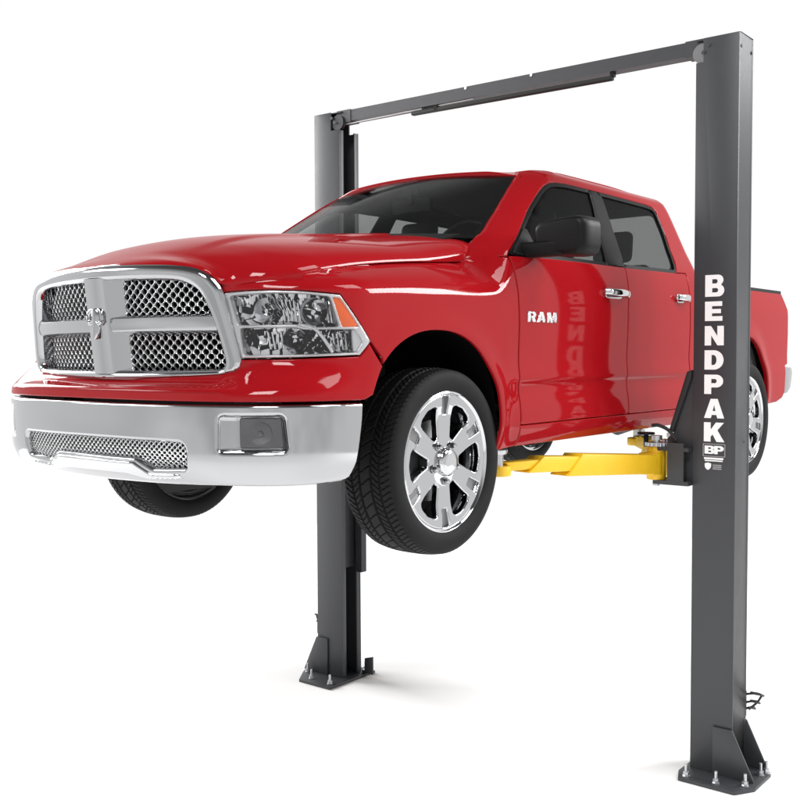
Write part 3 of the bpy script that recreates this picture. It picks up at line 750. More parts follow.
# polished lip under the opening
lip = [(-0.235, 0.050), (-0.310, 0.006), (-0.45, 0.012), (-0.46, -0.006), (-0.30, -0.016), (-0.18, 0.000), (0.18, 0.000), (0.30, -0.016), (0.46, -0.006), (0.45, 0.012), (0.310, 0.006), (0.235, 0.050)]
panel('bumper_lip', bumper, M['chrome_bright'], P_bump, lip, res=0.03, thick=0.02, pillow=0.010, off=0.010)
for mir in (False, True):
    # fog lamp: bright slanted bezel wall, recessed lamp and clear lens
    fi = rounded([(0.702, 0.232), (0.862, 0.232), (0.872, 0.114), (0.702, 0.112)], 0.018, 3)
    V, F, n = [], [], len(fog)
    for poly, o in ((grow(fog, 0.002), -0.004), (grow(fog, -0.002), -0.012), (ccw(fi), -0.040), (grow(fi, -0.02), -0.044)):
        poly = ccw(poly); q = P_bump(poly[:, 0], poly[:, 1]); a = nose(T_LOW, poly[:, 0]); q[:, 0] += a[2]*o; q[:, 1] += a[3]*o; V += q.tolist()
    for r in range(3): F += [(r*n+i, r*n+(i+1) % n, (r+1)*n+(i+1) % n, (r+1)*n+i) for i in range(n)]
    bz = mesh_obj('fog_lamp_bezel', bumper, V, F, M['chrome'], mirror=mir); bz.data.set_sharp_from_angle(angle=math.radians(35))
    fl = panel('fog_lamp', bumper, M['fog'], P_bump, rounded([(0.702, 0.232), (0.862, 0.232), (0.872, 0.114), (0.702, 0.112)], 0.012, 3), res=0.02, thick=0.02, pillow=0.008, off=-0.035, mirror=mir)
    panel('fog_lamp_lens', fl, M['lens'], P_bump, rounded([(0.700, 0.234), (0.864, 0.234), (0.875, 0.112), (0.700, 0.110)], 0.012, 3), res=0.03, thick=0.003, pillow=0.002, off=-0.010, mirror=mir)
    bm = bmesh.new(); q = P_bump(np.array([0.785]), np.array([0.172]))[0]; a = nose(T_LOW, np.array([0.785])); nn = np.array([a[2][0], a[3][0], 0])
    c0 = q - nn*0.034; cyl(bm, c0, c0 + nn*0.006, 0.036, 0.042, 28); cyl(bm, c0, c0 + nn*0.014, 0.012, 0.010, 16)
    bm_obj('fog_lamp_bulb', fl, bm, M['fog'], bevel=0.002, mirror=mir)
# ---- grille: chrome surround, mesh and the cross
sur_h = [(0.0, 0.814), (0.16, 0.812), (0.30, 0.807), (0.42, 0.800), (0.505, 0.788), (0.560, 0.766), (0.592, 0.735), (0.615, 0.697), (0.638, 0.600), (0.662, 0.480), (0.668, 0.430), (0.655, 0.398), (0.615, 0.380), (0.45, 0.369), (0.20, 0.361), (0.0, 0.359)]
sur_out = sur_h + [(-x, z) for x, z in reversed(sur_h[1:-1])]
in_h = [(0.0, 0.752), (0.15, 0.751), (0.30, 0.748), (0.42, 0.741), (0.478, 0.729), (0.515, 0.707), (0.540, 0.672), (0.566, 0.605), (0.582, 0.545), (0.600, 0.455), (0.600, 0.425), (0.585, 0.410), (0.54, 0.405), (0.30, 0.400), (0.0, 0.398)]
sur_in = in_h + [(-x, z) for x, z in reversed(in_h[1:-1])]
grille = panel('grille', truck, M['chrome'], P_gril, smooth_closed(sur_out, 3), [smooth_closed(sur_in, 3)], res=0.02, edge_res=0.012, thick=0.085, pillow=0.026, off=0.022, rings=(0.06, 0.2, 0.45, 0.75, 1.0))
mesh_plate('grille_mesh', grille, P_gril, grow(sur_in, 0.004), 0.0415, 0.0365, 0.69, -0.045, 0.008, M['mesh'], 14)
panel('grille_backing', grille, M['flat_black'], P_gril, grow(sur_in, 0.02), res=0.08, thick=0.005, pillow=0, off=-0.075)
bm = bmesh.new()
def P_g(x, z, o=0.0): q = P_gril(x, z); return (float(q[0]), float(q[1]) - o, float(q[2]))
# upright bar: flat front, sloping flanks down to the mesh
zs_ = np.linspace(0.385, 0.765, 12); rows = []
for z in zs_:
    w = 0.062
    rows.append([bm.verts.new(P_g(x, z, o)) for x, o in ((-w-0.042, -0.055), (-w-0.004, 0.012), (-w+0.002, 0.020), (-w*0.4, 0.025), (w*0.4, 0.025), (w-0.002, 0.020), (w+0.004, 0.012), (w+0.042, -0.055))])
for A, B in zip(rows, rows[1:]):
    for i in range(7): bm.faces.new((A[i], A[i+1], B[i+1], B[i]))
bmesh.ops.recalc_face_normals(bm, faces=bm.faces[:])
if sum((f.normal.y for f in bm.faces)) > 0: bmesh.ops.reverse_faces(bm, faces=bm.faces[:])
vb = bm_obj('grille_upright', grille, bm, M['chrome'], smooth_deg=30)
for sg in (1, -1):
    bm = bmesh.new(); rows = []
    for x in np.linspace(0.060, 0.585, 14):
        zc_ = 0.5785; w = 0.030 + 0.001*(x/0.58)
        rows.append([bm.verts.new(P_g(sg*x, zc_ + dz, o)) for dz, o in ((-w-0.012, -0.055), (-w, 0.002), (-w+0.005, 0.009), (0, 0.013), (w-0.005, 0.009), (w, 0.002), (w+0.012, -0.055))])
    for A, B in zip(rows, rows[1:]):
        for i in range(6): bm.faces.new((A[i], A[i+1], B[i+1], B[i]))
    bmesh.ops.recalc_face_normals(bm, faces=bm.faces[:])
    if sum((f.normal.y for f in bm.faces)) > 0: bmesh.ops.reverse_faces(bm, faces=bm.faces[:])
    bm_obj('grille_crossbar', grille, bm, M['chrome'], smooth_deg=30)
# horned head badge on the upright, low relief
bm = bmesh.new(); ce = Vector(P_g(0.0, 0.592, 0.020))
def E(x, z, o): return ce + Vector((x, -o, z))
for sg in (1, -1):
    pts = []
    for k in range(20):
        a = math.radians(75 + k*17); r = 0.034*(1 - 0.030*k)
        pts.append(E(sg*(0.024 - r*math.cos(a)*0.80), 0.016 + r*math.sin(a), 0.004 + 0.007*math.sin(k/19*math.pi)))
    tube(bm, pts, 0.0105, 8)
prf = [(0.054, 0.010), (0.044, 0.026), (0.016, 0.027), (-0.014, 0.022), (-0.042, 0.017), (-0.060, 0.014), (-0.068, 0.006)]
rows = [[bm.verts.new(E(w*math.cos(a), z, 0.002 + 0.020*max(0, math.sin(a)))) for a in np.linspace(0, math.pi, 9)] for z, w in prf]
for A, B in zip(rows, rows[1:]):
    for i in range(8): bm.faces.new((A[i], A[i+1], B[i+1], B[i]))
bmesh.ops.recalc_face_normals(bm, faces=bm.faces[:])
bm_obj('grille_badge', grille, bm, M['chrome'], smooth_deg=60)
# ---- headlights
upper = [(0.657, 0.679), (0.762, 0.686), (0.854, 0.688), (0.965, 0.684), (1.052, 0.675), (1.090, 0.564), (0.956, 0.561), (0.930, 0.571), (0.694, 0.571)]
lower = [(0.700, 0.559), (0.923, 0.560), (0.950, 0.552), (1.160, 0.554), (1.200, 0.508), (1.168, 0.468), (0.926, 0.460), (0.716, 0.459)]
amber = [(1.064, 0.673), (1.095, 0.670), (1.180, 0.566), (1.104, 0.563)]
def bowl(bm, s, z, r, depth, off):
    q = P_body(np.array([s]), np.array([z]))[0]; a = nose(T_UP, np.array([s])); nn = Vector((a[2][0], a[3][0], 0)); nn = (nn + Vector((0.15, -0.5, 0))).normalized()
    c = Vector(q) - Vector((a[2][0], a[3][0], 0))*off; t = Vector((0, 0, 1)); sd = nn.cross(t).normalized()
    rings = []
    for k in range(9):
        f = k/8; rad = r*math.sqrt(f) if f > 0 else 0.0
        rings.append([bm.verts.new(c + nn*(-depth*(1-f)) + (sd*math.cos(i*math.pi/16) + t*math.sin(i*math.pi/16))*max(rad, 0.002)) for i in range(32)])
    for A, B in zip(rings, rings[1:]):
        for i in range(32): bm.faces.new((A[i], A[(i+1) % 32], B[(i+1) % 32], B[i]))
    cyl(bm, c - nn*depth*0.95, c - nn*depth*0.25, r*0.16, r*0.13, 16)
    return c, nn
for sg, mir in SIDES:
    hl = panel('headlight', truck, M['satin'], P_body, HL_OUT, [rounded(upper, 0.010, 3), rounded(lower, 0.010, 3), rounded(amber, 0.005, 3)], res=0.03, edge_res=0.02, thick=0.030, pillow=0.006, off=0.002, mirror=mir)
    def P_bk(s, z):
        s = np.asarray(s, float); z = np.asarray(z, float); q = P_body(s, z); w = 0.0042*np.sin(66*s + 7*np.sin(24*z))*np.sin(84*z + 5*np.sin(19*s))
        a = nose(T_UP, s); q = q.copy(); q[..., 0] += a[2]*w; q[..., 1] += a[3]*w; return q
    panel('lamp_housing', hl, M['reflector'], P_bk, grow(HL_OUT, -0.008), res=0.008, edge_res=0.02, thick=0.004, pillow=0, off=-0.048, mirror=mir)
    for nm, s, z, r, dpt in (('reflector_bowl', 0.99, 0.620, 0.052, 0.05), ('reflector_bowl', 0.915, 0.512, 0.047, 0.045), ('reflector_bowl', 0.80, 0.625, 0.046, 0.04)):
        bm = bmesh.new(); bowl(bm, s, z, r, dpt, 0.014); bmesh.ops.recalc_face_normals(bm, faces=bm.faces[:])
        bm_obj(nm, hl, bm, M['chrome_bright'], smooth_deg=60, mirror=mir)
    # curved bright rib sweeping under the main bowl, stepped inner shades
    rib = smooth_open([(0.930, 0.571), (0.985, 0.560), (1.020, 0.530), (1.050, 0.490), (1.065, 0.468)], 5)
    bm = bmesh.new(); q = P_body(np.array([p[0] for p in rib]), np.array([p[1] for p in rib]))
    a = nose(T_UP, np.array([p[0] for p in rib])); q[:, 0] -= a[2]*0.008; q[:, 1] -= a[3]*0.008
    tube(bm, [tuple(v) for v in q], 0.007, 8); bm_obj('lamp_rib', hl, bm, M['satin'], mirror=mir)
    bm = bmesh.new()
    for s_, z0_, z1_ in [(k, 0.585, 0.665) for k in np.linspace(0.86, 0.925, 5)] + [(k, 0.480, 0.545) for k in np.linspace(0.80, 0.855, 4)] + [(k, 0.58, 0.660) for k in (1.050, 1.064)] + [(k, 0.478, 0.54) for k in np.linspace(1.08, 1.14, 4)]:
        rr = P_body(np.array([s_, s_ + 0.012]), np.array([z1_, z0_])); a = nose(T_UP, np.array([s_, s_]))
        rr[:, 0] -= a[2]*0.045; rr[:, 1] -= a[3]*0.045
        tube(bm, [tuple(rr[0]), tuple((rr[0]+rr[1])/2), tuple(rr[1])], 0.0055, 6)
    bm_obj('lamp_flute', hl, bm, M['chrome_bright'], mirror=mir, split=True)
    panel('turn_signal', hl, M['amber'], P_body, grow(amber, 0.004), res=0.02, thick=0.01, pillow=0.003, off=-0.004, mirror=mir)
    panel('corner_reflector', hl, M['satin'], P_body, [(1.150, 0.552), (1.190, 0.556), (1.232, 0.51), (1.188, 0.470), (1.158, 0.470)], res=0.02, thick=0.01, pillow=0.004, off=-0.006, mirror=mir)
    panel('headlight_lens', hl, M['lens'], P_body, grow(HL_OUT, -0.004), res=0.03, thick=0.003, pillow=0.002, off=0.006, mirror=mir)
# ---- lettering
def arcp(cx, cy, rx, ry, a0, a1, n=10): return [(cx + rx*math.cos(math.radians(a)), cy + ry*math.sin(math.radians(a))) for a in np.linspace(a0, a1, n)]
GL = {
 'B': ([(0, 0), (0.58, 0)] + arcp(0.68, 0.28, 0.30, 0.28, -90, 62) + arcp(0.66, 0.755, 0.27, 0.245, -50, 90) + [(0, 1)],
       [[(0.36, 0.19), (0.56, 0.19)] + arcp(0.58, 0.29, 0.09, 0.10, -90, 90, 6) + [(0.36, 0.39)], [(0.36, 0.60), (0.54, 0.60)] + arcp(0.56, 0.70, 0.08, 0.10, -90, 90, 6) + [(0.36, 0.80)]]),
 'E': ([(0, 0), (0.90, 0), (0.90, 0.24), (0.36, 0.24), (0.36, 0.39), (0.82, 0.39), (0.82, 0.61), (0.36, 0.61), (0.36, 0.76), (0.88, 0.76), (0.88, 1), (0, 1)], []),
 'N': ([(0, 0), (0.33, 0), (0.33, 0.52), (0.66, 0), (0.98, 0), (0.98, 1), (0.65, 1), (0.65, 0.48), (0.32, 1), (0, 1)], []),
 'D': ([(0, 0), (0.48, 0)] + arcp(0.48, 0.5, 0.50, 0.50, -90, 90, 18) + [(0, 1)], [[(0.36, 0.24), (0.46, 0.24)] + arcp(0.46, 0.5, 0.16, 0.26, -90, 90, 12) + [(0.36, 0.76)]]),
 'P': ([(0, 0), (0.36, 0), (0.36, 0.34), (0.62, 0.34)] + arcp(0.62, 0.67, 0.35, 0.33, -90, 90, 14) + [(0, 1)], [[(0.36, 0.56), (0.54, 0.56)] + arcp(0.55, 0.67, 0.09, 0.11, -90, 90, 8) + [(0.36, 0.78)]]),
 'A': ([(0, 0), (0.35, 0), (0.40, 0.17), (0.64, 0.17), (0.69, 0), (1.04, 0), (0.70, 1), (0.34, 1)], [[(0.445, 0.37), (0.595, 0.37), (0.52, 0.70)]]),
 'K': ([(0, 0), (0.35, 0), (0.35, 0.26), (0.45, 0.38), (0.66, 0), (1.06, 0), (0.70, 0.60), (1.03, 1), (0.62, 1), (0.35, 0.62), (0.35, 1), (0, 1)], []),
 'R': ([(0, 0), (0.35, 0), (0.35, 0.36), (0.46, 0.36), (0.62, 0), (1.00, 0), (0.80, 0.40)] + arcp(0.64, 0.70, 0.32, 0.30, -50, 90, 12) + [(0, 1)], [[(0.35, 0.57), (0.54, 0.57)] + arcp(0.55, 0.68, 0.09, 0.11, -90, 90, 8) + [(0.35, 0.79)]]),
 'M': ([(0, 0), (0.30, 0), (0.30, 0.58), (0.46, 0), (0.72, 0), (0.88, 0.58), (0.88, 0), (1.18, 0), (1.18, 1), (0.78, 1), (0.59, 0.34), (0.40, 1), (0, 1)], []),
}
def letter(name, parent, m, P, ch, u0, v0, w, h, res=0.02, thick=0.003, pillow=0.0006, off=0.003, mirror=False, flip=False):
    o, hs = GL[ch]
    f = (lambda p: (u0 - w*p[0], v0 + h*p[1])) if flip else (lambda p: (u0 + w*p[0], v0 + h*p[1]))
    return panel(name, parent, m, P, [f(p) for p in o], [[f(p) for p in k] for k in hs], res=res, thick=thick, pillow=pillow, off=off, mirror=mirror, rings=(1.0,))
M['badge'] = mat('badge_chrome', (0.86, 0.86, 0.87), 0.16, 0.9)
for ch, y in (('R', 0.598), ('A', 0.682), ('M', 0.775)):
    letter('door_lettering', doors[1][0], M['badge'], P_side, ch, y, 0.610, 0.076, 0.050, off=0.006, thick=0.006, pillow=0.002)
# on the far side the word starts at the rear end of the badge so that it still reads the right way round
def P_far(u, z): q = P_side(1.46 - np.asarray(u, float), z); q[..., 0] *= -1; return q
for ch, y in (('R', 0.598), ('A', 0.682), ('M', 0.775)):
    letter('door_lettering', doors[-1][0], M['badge'], P_far, ch, y, 0.610, 0.076, 0.050, off=0.006, thick=0.006, pillow=0.002)
# ---- wheels
def build_wheel(name_first):
    w = bpy.data.objects.new('wheel', None); link(w, truck); w.empty_display_size = 0.1
    # tyre: sidewalls lathed, tread with ribs and sipes
    NS = 96*6; cols = []
    side = [(0.095, 0.296), (0.118, 0.297), (0.126, 0.305), (0.1345, 0.322), (0.138, 0.340), (0.1378, 0.358), (0.1345, 0.374), (0.1275, 0.386), (0.118, 0.3935)]
    tread_x = np.linspace(0.112, -0.112, 49)
    prof = side + [(float(x), 0.4030 - 0.009*abs(x/0.112)**3.2) for x in tread_x] + [(-x, r) for x, r in reversed(side)]
    prof = np.array(prof); nc = len(prof)
    k = np.arange(NS)
    Vt = np.zeros((NS, nc, 3))
    for c in range(nc):
        x, r = prof[c]
        rr = np.full(NS, r)
        ax = abs(x)
        if ax <= 0.1121:
            dep = 0.0
            if any(abs(ax - g) < 0.0052 for g in (0.030, 0.074)): rr = rr - 0.0085
            else:
                sk = 2.6 if ax > 0.078 else -3.4
                ph = (k + sk*(ax/0.0187)) % 6 if ax > 0.034 else (k + 3.0*(x/0.0187)) % 12
                rr = np.where(ph < 1.0, r - 0.007, r)
        elif ax <= 0.1265 and r > 0.37:
            ph = (k + 2.6*(0.112/0.0187)) % 6
            rr = np.where(ph < 1.0, r - 0.004, r)
        th = 2*math.pi*k/NS
        Vt[:, c, 0] = x; Vt[:, c, 1] = rr*np.cos(th); Vt[:, c, 2] = rr*np.sin(th)
    idx = np.arange(NS*nc).reshape(NS, nc); nx_ = np.roll(idx, -1, 0)
    F = np.stack([idx[:, :-1], idx[:, 1:], nx_[:, 1:], nx_[:, :-1]], -1).reshape(-1, 4)
    ty = mesh_obj('tyre', w, Vt.reshape(-1, 3), F.tolist(), M['tyre'], smooth=True)
    ty.data.set_sharp_from_angle(angle=math.radians(30))
    if ty.data.polygons[nc*3+5].normal.dot(Vector((0, 1, 0))) < 0:
        ty.data.flip_normals()
    # rim face: six spokes that split towards the lip
    XF = 0.118
    def P_rim(y, z):
        y = np.asarray(y, float); z = np.asarray(z, float); r = np.hypot(y, z)
        x = XF - 0.012*sstep(0.27, 0.18, r) + 0.006*sstep(0.11, 0.05, r)
        return np.stack([x, y, z], -1)
    circ_ = lambda r, n, a0=0: [(r*math.cos(a0 + 2*math.pi*i/n), r*math.sin(a0 + 2*math.pi*i/n)) for i in range(n)]
    holes = []
    for i in range(6):
        a = math.radians(60*i)                     # windows at 0, 60 ...; spokes at 30, 90 ...
        def pt(r, half): return r*math.cos(half), r*math.sin(half)
        sh = 0.041; so = 0.056
        loc = []
        a_in = math.radians(30) - math.asin(sh/0.120); a_o = math.radians(30) - math.asin(so/0.236)
        loc = [pt(0.112, -a_in*0.75), pt(0.132, -a_in*1.0), pt(0.236, -a_o), pt(0.248, -a_o*0.72), pt(0.254, 0), pt(0.248, a_o*0.72), pt(0.236, a_o), pt(0.132, a_in*1.0), pt(0.112, a_in*0.75)]
        loc = rounded(loc, 0.006, 3)
        holes.append([(x*math.cos(a) - y*math.sin(a), x*math.sin(a) + y*math.cos(a)) for x, y in loc])
        b = a + math.radians(30)
        sl = rounded([(0.205, -0.018), (0.281, -0.026), (0.281, 0.026), (0.205, 0.018)], 0.004, 2)
        holes.append([(x*math.cos(b) - y*math.sin(b), x*math.sin(b) + y*math.cos(b)) for x, y in sl])
    rim = panel('rim', w, [M['wheel_chrome'], M['dark_metal']], P_rim, circ_(0.288, 96), holes, res=0.02, edge_res=0.012, thick=0.032, pillow=0.007)
    bm = bmesh.new()
    lathe(bm, [(0.110, 0.285), (0.122, 0.290), (0.126, 0.296), (0.124, 0.3015), (0.112, 0.302), (0.100, 0.290), (0.02, 0.262), (-0.10, 0.262), (-0.115, 0.298), (-0.125, 0.303), (-0.12, 0.290), (-0.09, 0.255), (0.05, 0.252), (0.10, 0.280)], (0, 0, 0), 'x', 96, closed=True)
    bm_obj('rim_barrel', w, bm, M['chrome_bright'], smooth_deg=50)
    bm = bmesh.new()
    for i in range(6):
        b = math.radians(60*i + 30); c, s = math.cos(b), math.sin(b)
        vs = [bm.verts.new((0.098, x*c - y*s, x*s + y*c)) for x, y in ((0.200, -0.024), (0.287, -0.031), (0.287, 0.031), (0.200, 0.024))]; bm.faces.new(vs)
    bmesh.ops.recalc_face_normals(bm, faces=bm.faces[:]); bm_obj('spoke_pocket', w, bm, M['pocket'], split=True)
    bm = bmesh.new(); lathe(bm, [(0.112, 0.062), (0.132, 0.060), (0.142, 0.050), (0.146, 0.034), (0.148, 0.001)], (0, 0, 0), 'x', 40)
    bm_obj('hub_cap', w, bm, M['chrome_bright'], smooth_deg=50)
    for i in range(5):
        a = math.radians(72*i + 54); y, z = 0.083*math.cos(a), 0.083*math.sin(a)
        bm = bmesh.new(); cyl(bm, (0.108, y, z), (0.128, y, z), 0.0125, 0.0120, 6); lathe(bm, [(0.126, 0.011), (0.131, 0.008), (0.133, 0.001)], (0, y, z), 'x', 12)
        lathe(bm, [(0.1105, 0.0185), (0.1145, 0.0185), (0.1145, 0.0135), (0.1105, 0.0135)], (0, y, z), 'x', 20, closed=True)
        bm_obj('lug_nut', w, bm, [M['chrome']], smooth_deg=30)
    bm = bmesh.new(); lathe(bm, [(0.060, 0.02), (0.062, 0.10), (0.030, 0.105), (0.030, 0.175), (0.0, 0.175), (0.0, 0.02)], (0, 0, 0), 'x', 48, closed=True)
    bm_obj('brake_disc', w, bm, M['disc'])
    bm = bmesh.new(); bx(bm, -0.03, 0.055, -0.20, -0.12, -0.10, 0.10); bx(bm, -0.12, -0.08, -0.25, 0.25, -0.25, 0.25)
    bm_obj('brake_caliper', w, bm, M['under'], bevel=0.01)
    return w
def copy_tree(o, parent):
    c = o.copy(); SC.collection.objects.link(c); c.parent = parent
    for ch in list(o.children): copy_tree(ch, c)
    return c
WX = 0.832
w0 = build_wheel(True); w0.location = (WX, 0, 0)
for x, y, rot in ((-WX, 0, math.pi), (WX + 0.024, 3.50, 0), (-WX - 0.024, 3.50, math.pi)):
    w = copy_tree(w0, truck); w.location = (x, y, 0.0); w.rotation_euler = (0, 0, rot) if rot else (math.radians(17), 0, 0)
# ================================================================ the two post lift
lift = thing('car_lift', 'dark grey two post car lift with overhead beam and yellow swing arms under the truck', 'car lift', (0, 1.93, 0))
LY = 1.93                                          # lift parts are written with y relative to this line
XI, XO, YF, YB = 1.283, 1.520, 1.826 - LY, 2.030 - LY
ZT = 2.141 + Z0
def build_post(sg, mir):
    bm = bmesh.new(); t = 0.012
    nw = 0.040 if sg > 0 else 0.080; nh = 0.125
    # C section: front flange with a notch at the top, back flange, outer web, folded lips
    prism(bm, [(XI, 0.02), (XO, 0.02), (XO, ZT), (XI+nw, ZT), (XI+nw, ZT-nh), (XI, ZT-nh)], 'y', YF, YF+t)
    prism(bm, [(XI, 0.02), (XO, 0.02), (XO, ZT), (XI+nw, ZT), (XI+nw, ZT-nh), (XI, ZT-nh)], 'y', YB-t, YB)
    bx(bm, XO-t, XO, YF+t, YB-t, 0.02, ZT)
    bx(bm, XI, XI+t, YF+t, YF+0.045, 0.02, ZT-nh-0.002); bx(bm, XI, XI+t, YB-0.045, YB-t, 0.02, ZT-nh-0.002)
    bmesh.ops.remove_doubles(bm, verts=bm.verts[:], dist=1e-5)
    po = bm_obj('post', lift, bm, M['post'], bevel=0.003, seg=2, mirror=mir)
    bm = bmesh.new(); bx(bm, XI-0.004, XO-0.014, YF+0.014, YB-0.014, ZT-0.008, ZT-0.002)
    bm_obj('post_cap', po, bm, M['post'], mirror=mir)
    # base plate with clipped corners
    bm = bmesh.new()
    prism(bm, [(1.288, 1.655-LY), (1.60, 1.655-LY), (1.668, 1.765-LY), (1.668, 2.01-LY), (1.60, 2.10-LY), (1.25, 2.10-LY), (1.25, 1.75-LY)] if sg > 0 else
              [(1.218, 1.618-LY), (1.512, 1.622-LY), (1.615, 1.770-LY), (1.66, 1.87-LY), (1.66, 2.09-LY), (1.60, 2.11-LY), (1.218, 2.11-LY)], 'z', 0.0, 0.020)
    bp = bm_obj('base_plate', lift, bm, M['post'], bevel=0.004, mirror=mir)
    for x, y in ([(1.318, 1.695-LY), (1.480, 1.705-LY), (1.615, 1.765-LY), (1.630, 1.955-LY), (1.645, 2.005-LY), (1.29, 2.07-LY)] if sg > 0 else [(1.27, 1.68-LY), (1.455, 1.69-LY), (1.580, 1.785-LY), (1.60, 2.07-LY), (1.28, 2.075-LY)]):
        bm = bmesh.new()
        cyl(bm, (x, y, 0.020), (x, y, 0.025), 0.021, n=20); cyl(bm, (x, y, 0.025), (x, y, 0.045), 0.016, n=6); cyl(bm, (x, y, 0.045), (x, y, 0.085), 0.0085, n=12)
        bm_obj('anchor_bolt', bp, bm, M['steel'], smooth_deg=30, mirror=mir)
    for y0, y1 in ((YF-0.012, YF-0.001), (YB+0.001, YB+0.012)):
        bm = bmesh.new()
        prism(bm, [(1.415, 0.020), (1.640, 0.020), (1.640, 0.035), (1.522, 0.280), (1.415, 0.280)], 'y', y0, y1)
        bm_obj('gusset', bp, bm, M['post'], bevel=0.002, mirror=mir)
    pts = [(-0.06 + 0.020*math.cos(a), 0.115 + 0.034*math.sin(a)) for a in np.linspace(0, 2*math.pi, 25)[:-1]]
    bm = bmesh.new(); prism(bm, pts, 'x', XO-0.004, XO+0.0015); bm_obj('service_hole', po, bm, M['flat_black'], mirror=mir)
    # small fixings near the top
    bm = bmesh.new()
    for x, z in ((1.352, ZT-0.042), (1.325, ZT-0.075)): cyl(bm, (x, YF, z), (x, YF-0.004, z), 0.010, n=14)
    bm_obj('pulley_pin', po, bm, M['post'], bevel=0.001, mirror=mir, split=True)
    bm = bmesh.new()
    for y, z in ((-0.075, ZT-0.07), (0.075, ZT-0.075)): cyl(bm, (XO, y, z), (XO+0.004, y, z), 0.009, n=14)
    cyl(bm, (XO, 0.02, Z0-0.02), (XO+0.003, 0.02, Z0-0.02), 0.006, n=10)
    bm_obj('post_bolt', po, bm, M['dark_metal'], mirror=mir, split=True)
    # cable pulley in the notch
    bm = bmesh.new(); lathe(bm, [(-0.014, 0.004), (-0.014, 0.052), (-0.006, 0.044), (0.006, 0.044), (0.014, 0.052), (0.014, 0.004)], (XI+0.028, YF+0.028, ZT-0.075), 'y', 32)
    bm_obj('pulley', po, bm, M['pulley'] if sg > 0 else M['dark_metal'], mirror=mir)
    # wire hanger for the adapters, behind the outer corner
    HB = YB if sg > 0 else YF + 0.005
    bm = bmesh.new()
    for z in (0.418, 0.372, 0.335):
        r = 0.066 if z > 0.4 else 0.046 if z > 0.36 else 0.022
        tube(bm, [(XO-0.01, HB+0.012, z), (XO+r*0.5, HB+0.014, z+0.012), (XO+r, HB+0.04, z+0.004), (XO+r*1.05, HB+0.075, z-0.010), (XO+r*0.5, HB+0.10, z-0.012), (XO-0.01, HB+0.09, z-0.01)], 0.0065, 8)
    tube(bm, [(XO+0.068, HB+0.055, 0.416), (XO+0.046, HB+0.05, 0.374), (XO+0.004, HB+0.03, 0.330)], 0.0065, 8)
    bx(bm, XO-0.002 if sg < 0 else XO-0.03, XO+0.008 if sg < 0 else XO-0.002, HB+0.0, HB+0.012, 0.30, 0.44)
    bm_obj('adapter_hanger', po, bm, M['dark_metal'], mirror=mir)
    # lifting carriage that slides in the channel, with a tapered door guard
    zc = Z0
    bm = bmesh.new()
    bx(bm, XI+0.016, XO-0.016, YF+0.050, YB-0.050, zc-1.05, zc+0.36)
    ca = bm_obj('carriage', lift, bm, M['dark_metal'], bevel=0.004, mirror=mir)
    bm = bmesh.new()
    for y0, y1 in ((YF+0.016, YF+0.028), (YB-0.028, YB-0.016)):
        prism(bm, [(XI+0.02, zc-0.245), (1.135, zc-0.245), (1.130, zc-0.010), (1.165, zc+0.02), (XI-0.02, zc+0.36), (XI+0.02, zc+0.36)], 'y', y0, y1)
    bx(bm, 1.075, XI-0.004, YF-0.05, YB+0.05, zc-0.075, zc-0.055); bx(bm, 1.075, XI-0.004, YF-0.05, YB+0.05, zc-0.262, zc-0.240)
    prism(bm, [(XI-0.03, zc-0.24), (1.160, zc-0.24), (1.160, zc-0.03), (XI-0.03, zc-0.03)], 'y', YF-0.052, YF-0.040)
    bm_obj('carriage_bracket', ca, bm, M['post'], bevel=0.003, mirror=mir, split=True)
    bm = bmesh.new()
    for y0, y1 in ((YF-0.002, YF+0.012),):
        prism(bm, [(1.150, zc+0.03), (1.172, zc+0.025), (XI-0.006, zc+0.33), (XI-0.006, zc+0.37), (XI-0.03, zc+0.36)], 'y', y0-0.014, y1+0.05)
    bm_obj('door_guard', ca, bm, M['rubber'], bevel=0.004, mirror=mir)
    bm = bmesh.new(); tube(bm, smooth_open([(1.20, YF-0.02, zc-0.02), (1.155, YF-0.02, zc+0.035), (1.10, YF-0.03, zc+0.062), (1.06, YF-0.03, zc+0.060)], 5), 0.010, 8)
    bm_obj('hydraulic_hose', ca, bm, M['rubber'], mirror=mir)
    if sg < 0:
        bm = bmesh.new(); bx(bm, XI-0.055, XI-0.006, YB-0.055, YB-0.002, zc-1.09, zc+0.30); bm_obj('slide_cover', ca, bm, M['dark_metal'], bevel=0.004, mirror=mir)
        bm = bmesh.new(); prism(bm, [(1.262, 0.020), (1.160, 0.020), (1.160, 0.150), (1.235, 0.128), (1.235, 0.040), (1.262, 0.040)], 'y', YB-0.02, YB-0.008); bm_obj('floor_stop', bp, bm, M['post'], bevel=0.003, mirror=mir)
    # swing arms: pivot, two telescoping tubes, flat tip and an adapter pad
    for k, (piv, tip) in enumerate((((1.075, YF-0.005), (0.845, 0.545-LY)), ((1.075, YB+0.005), (0.66, 2.47-LY)))):
        a = Vector((piv[0], piv[1], 0)); b = Vector((tip[0], tip[1], 0)); d = (b - a); L = d.length; d.normalize(); n = Vector((-d.y, d.x, 0))
        if k == 0: cuts = (0.0, 0.60, 0.82, 1.0)
        else: cuts = (0.0, 0.55, 0.80, 1.0)
        def at(f, z): p = a + d*L*f; return (p.x, p.y, z)
        # outer tube: hollow, open at the hinge end
        bm = bmesh.new(); w, h = 0.125, 0.104; zc1 = zc - 0.149
        def quad(f, sk, ww, hh, zz):
            p = a + d*L*f
            return [p + n*(sx_*ww/2) + d*(sk*sz_*hh) + Vector((0, 0, zz + sz_*hh/2)) for sx_, sz_ in ((-1, -1), (1, -1), (1, 1), (-1, 1))]
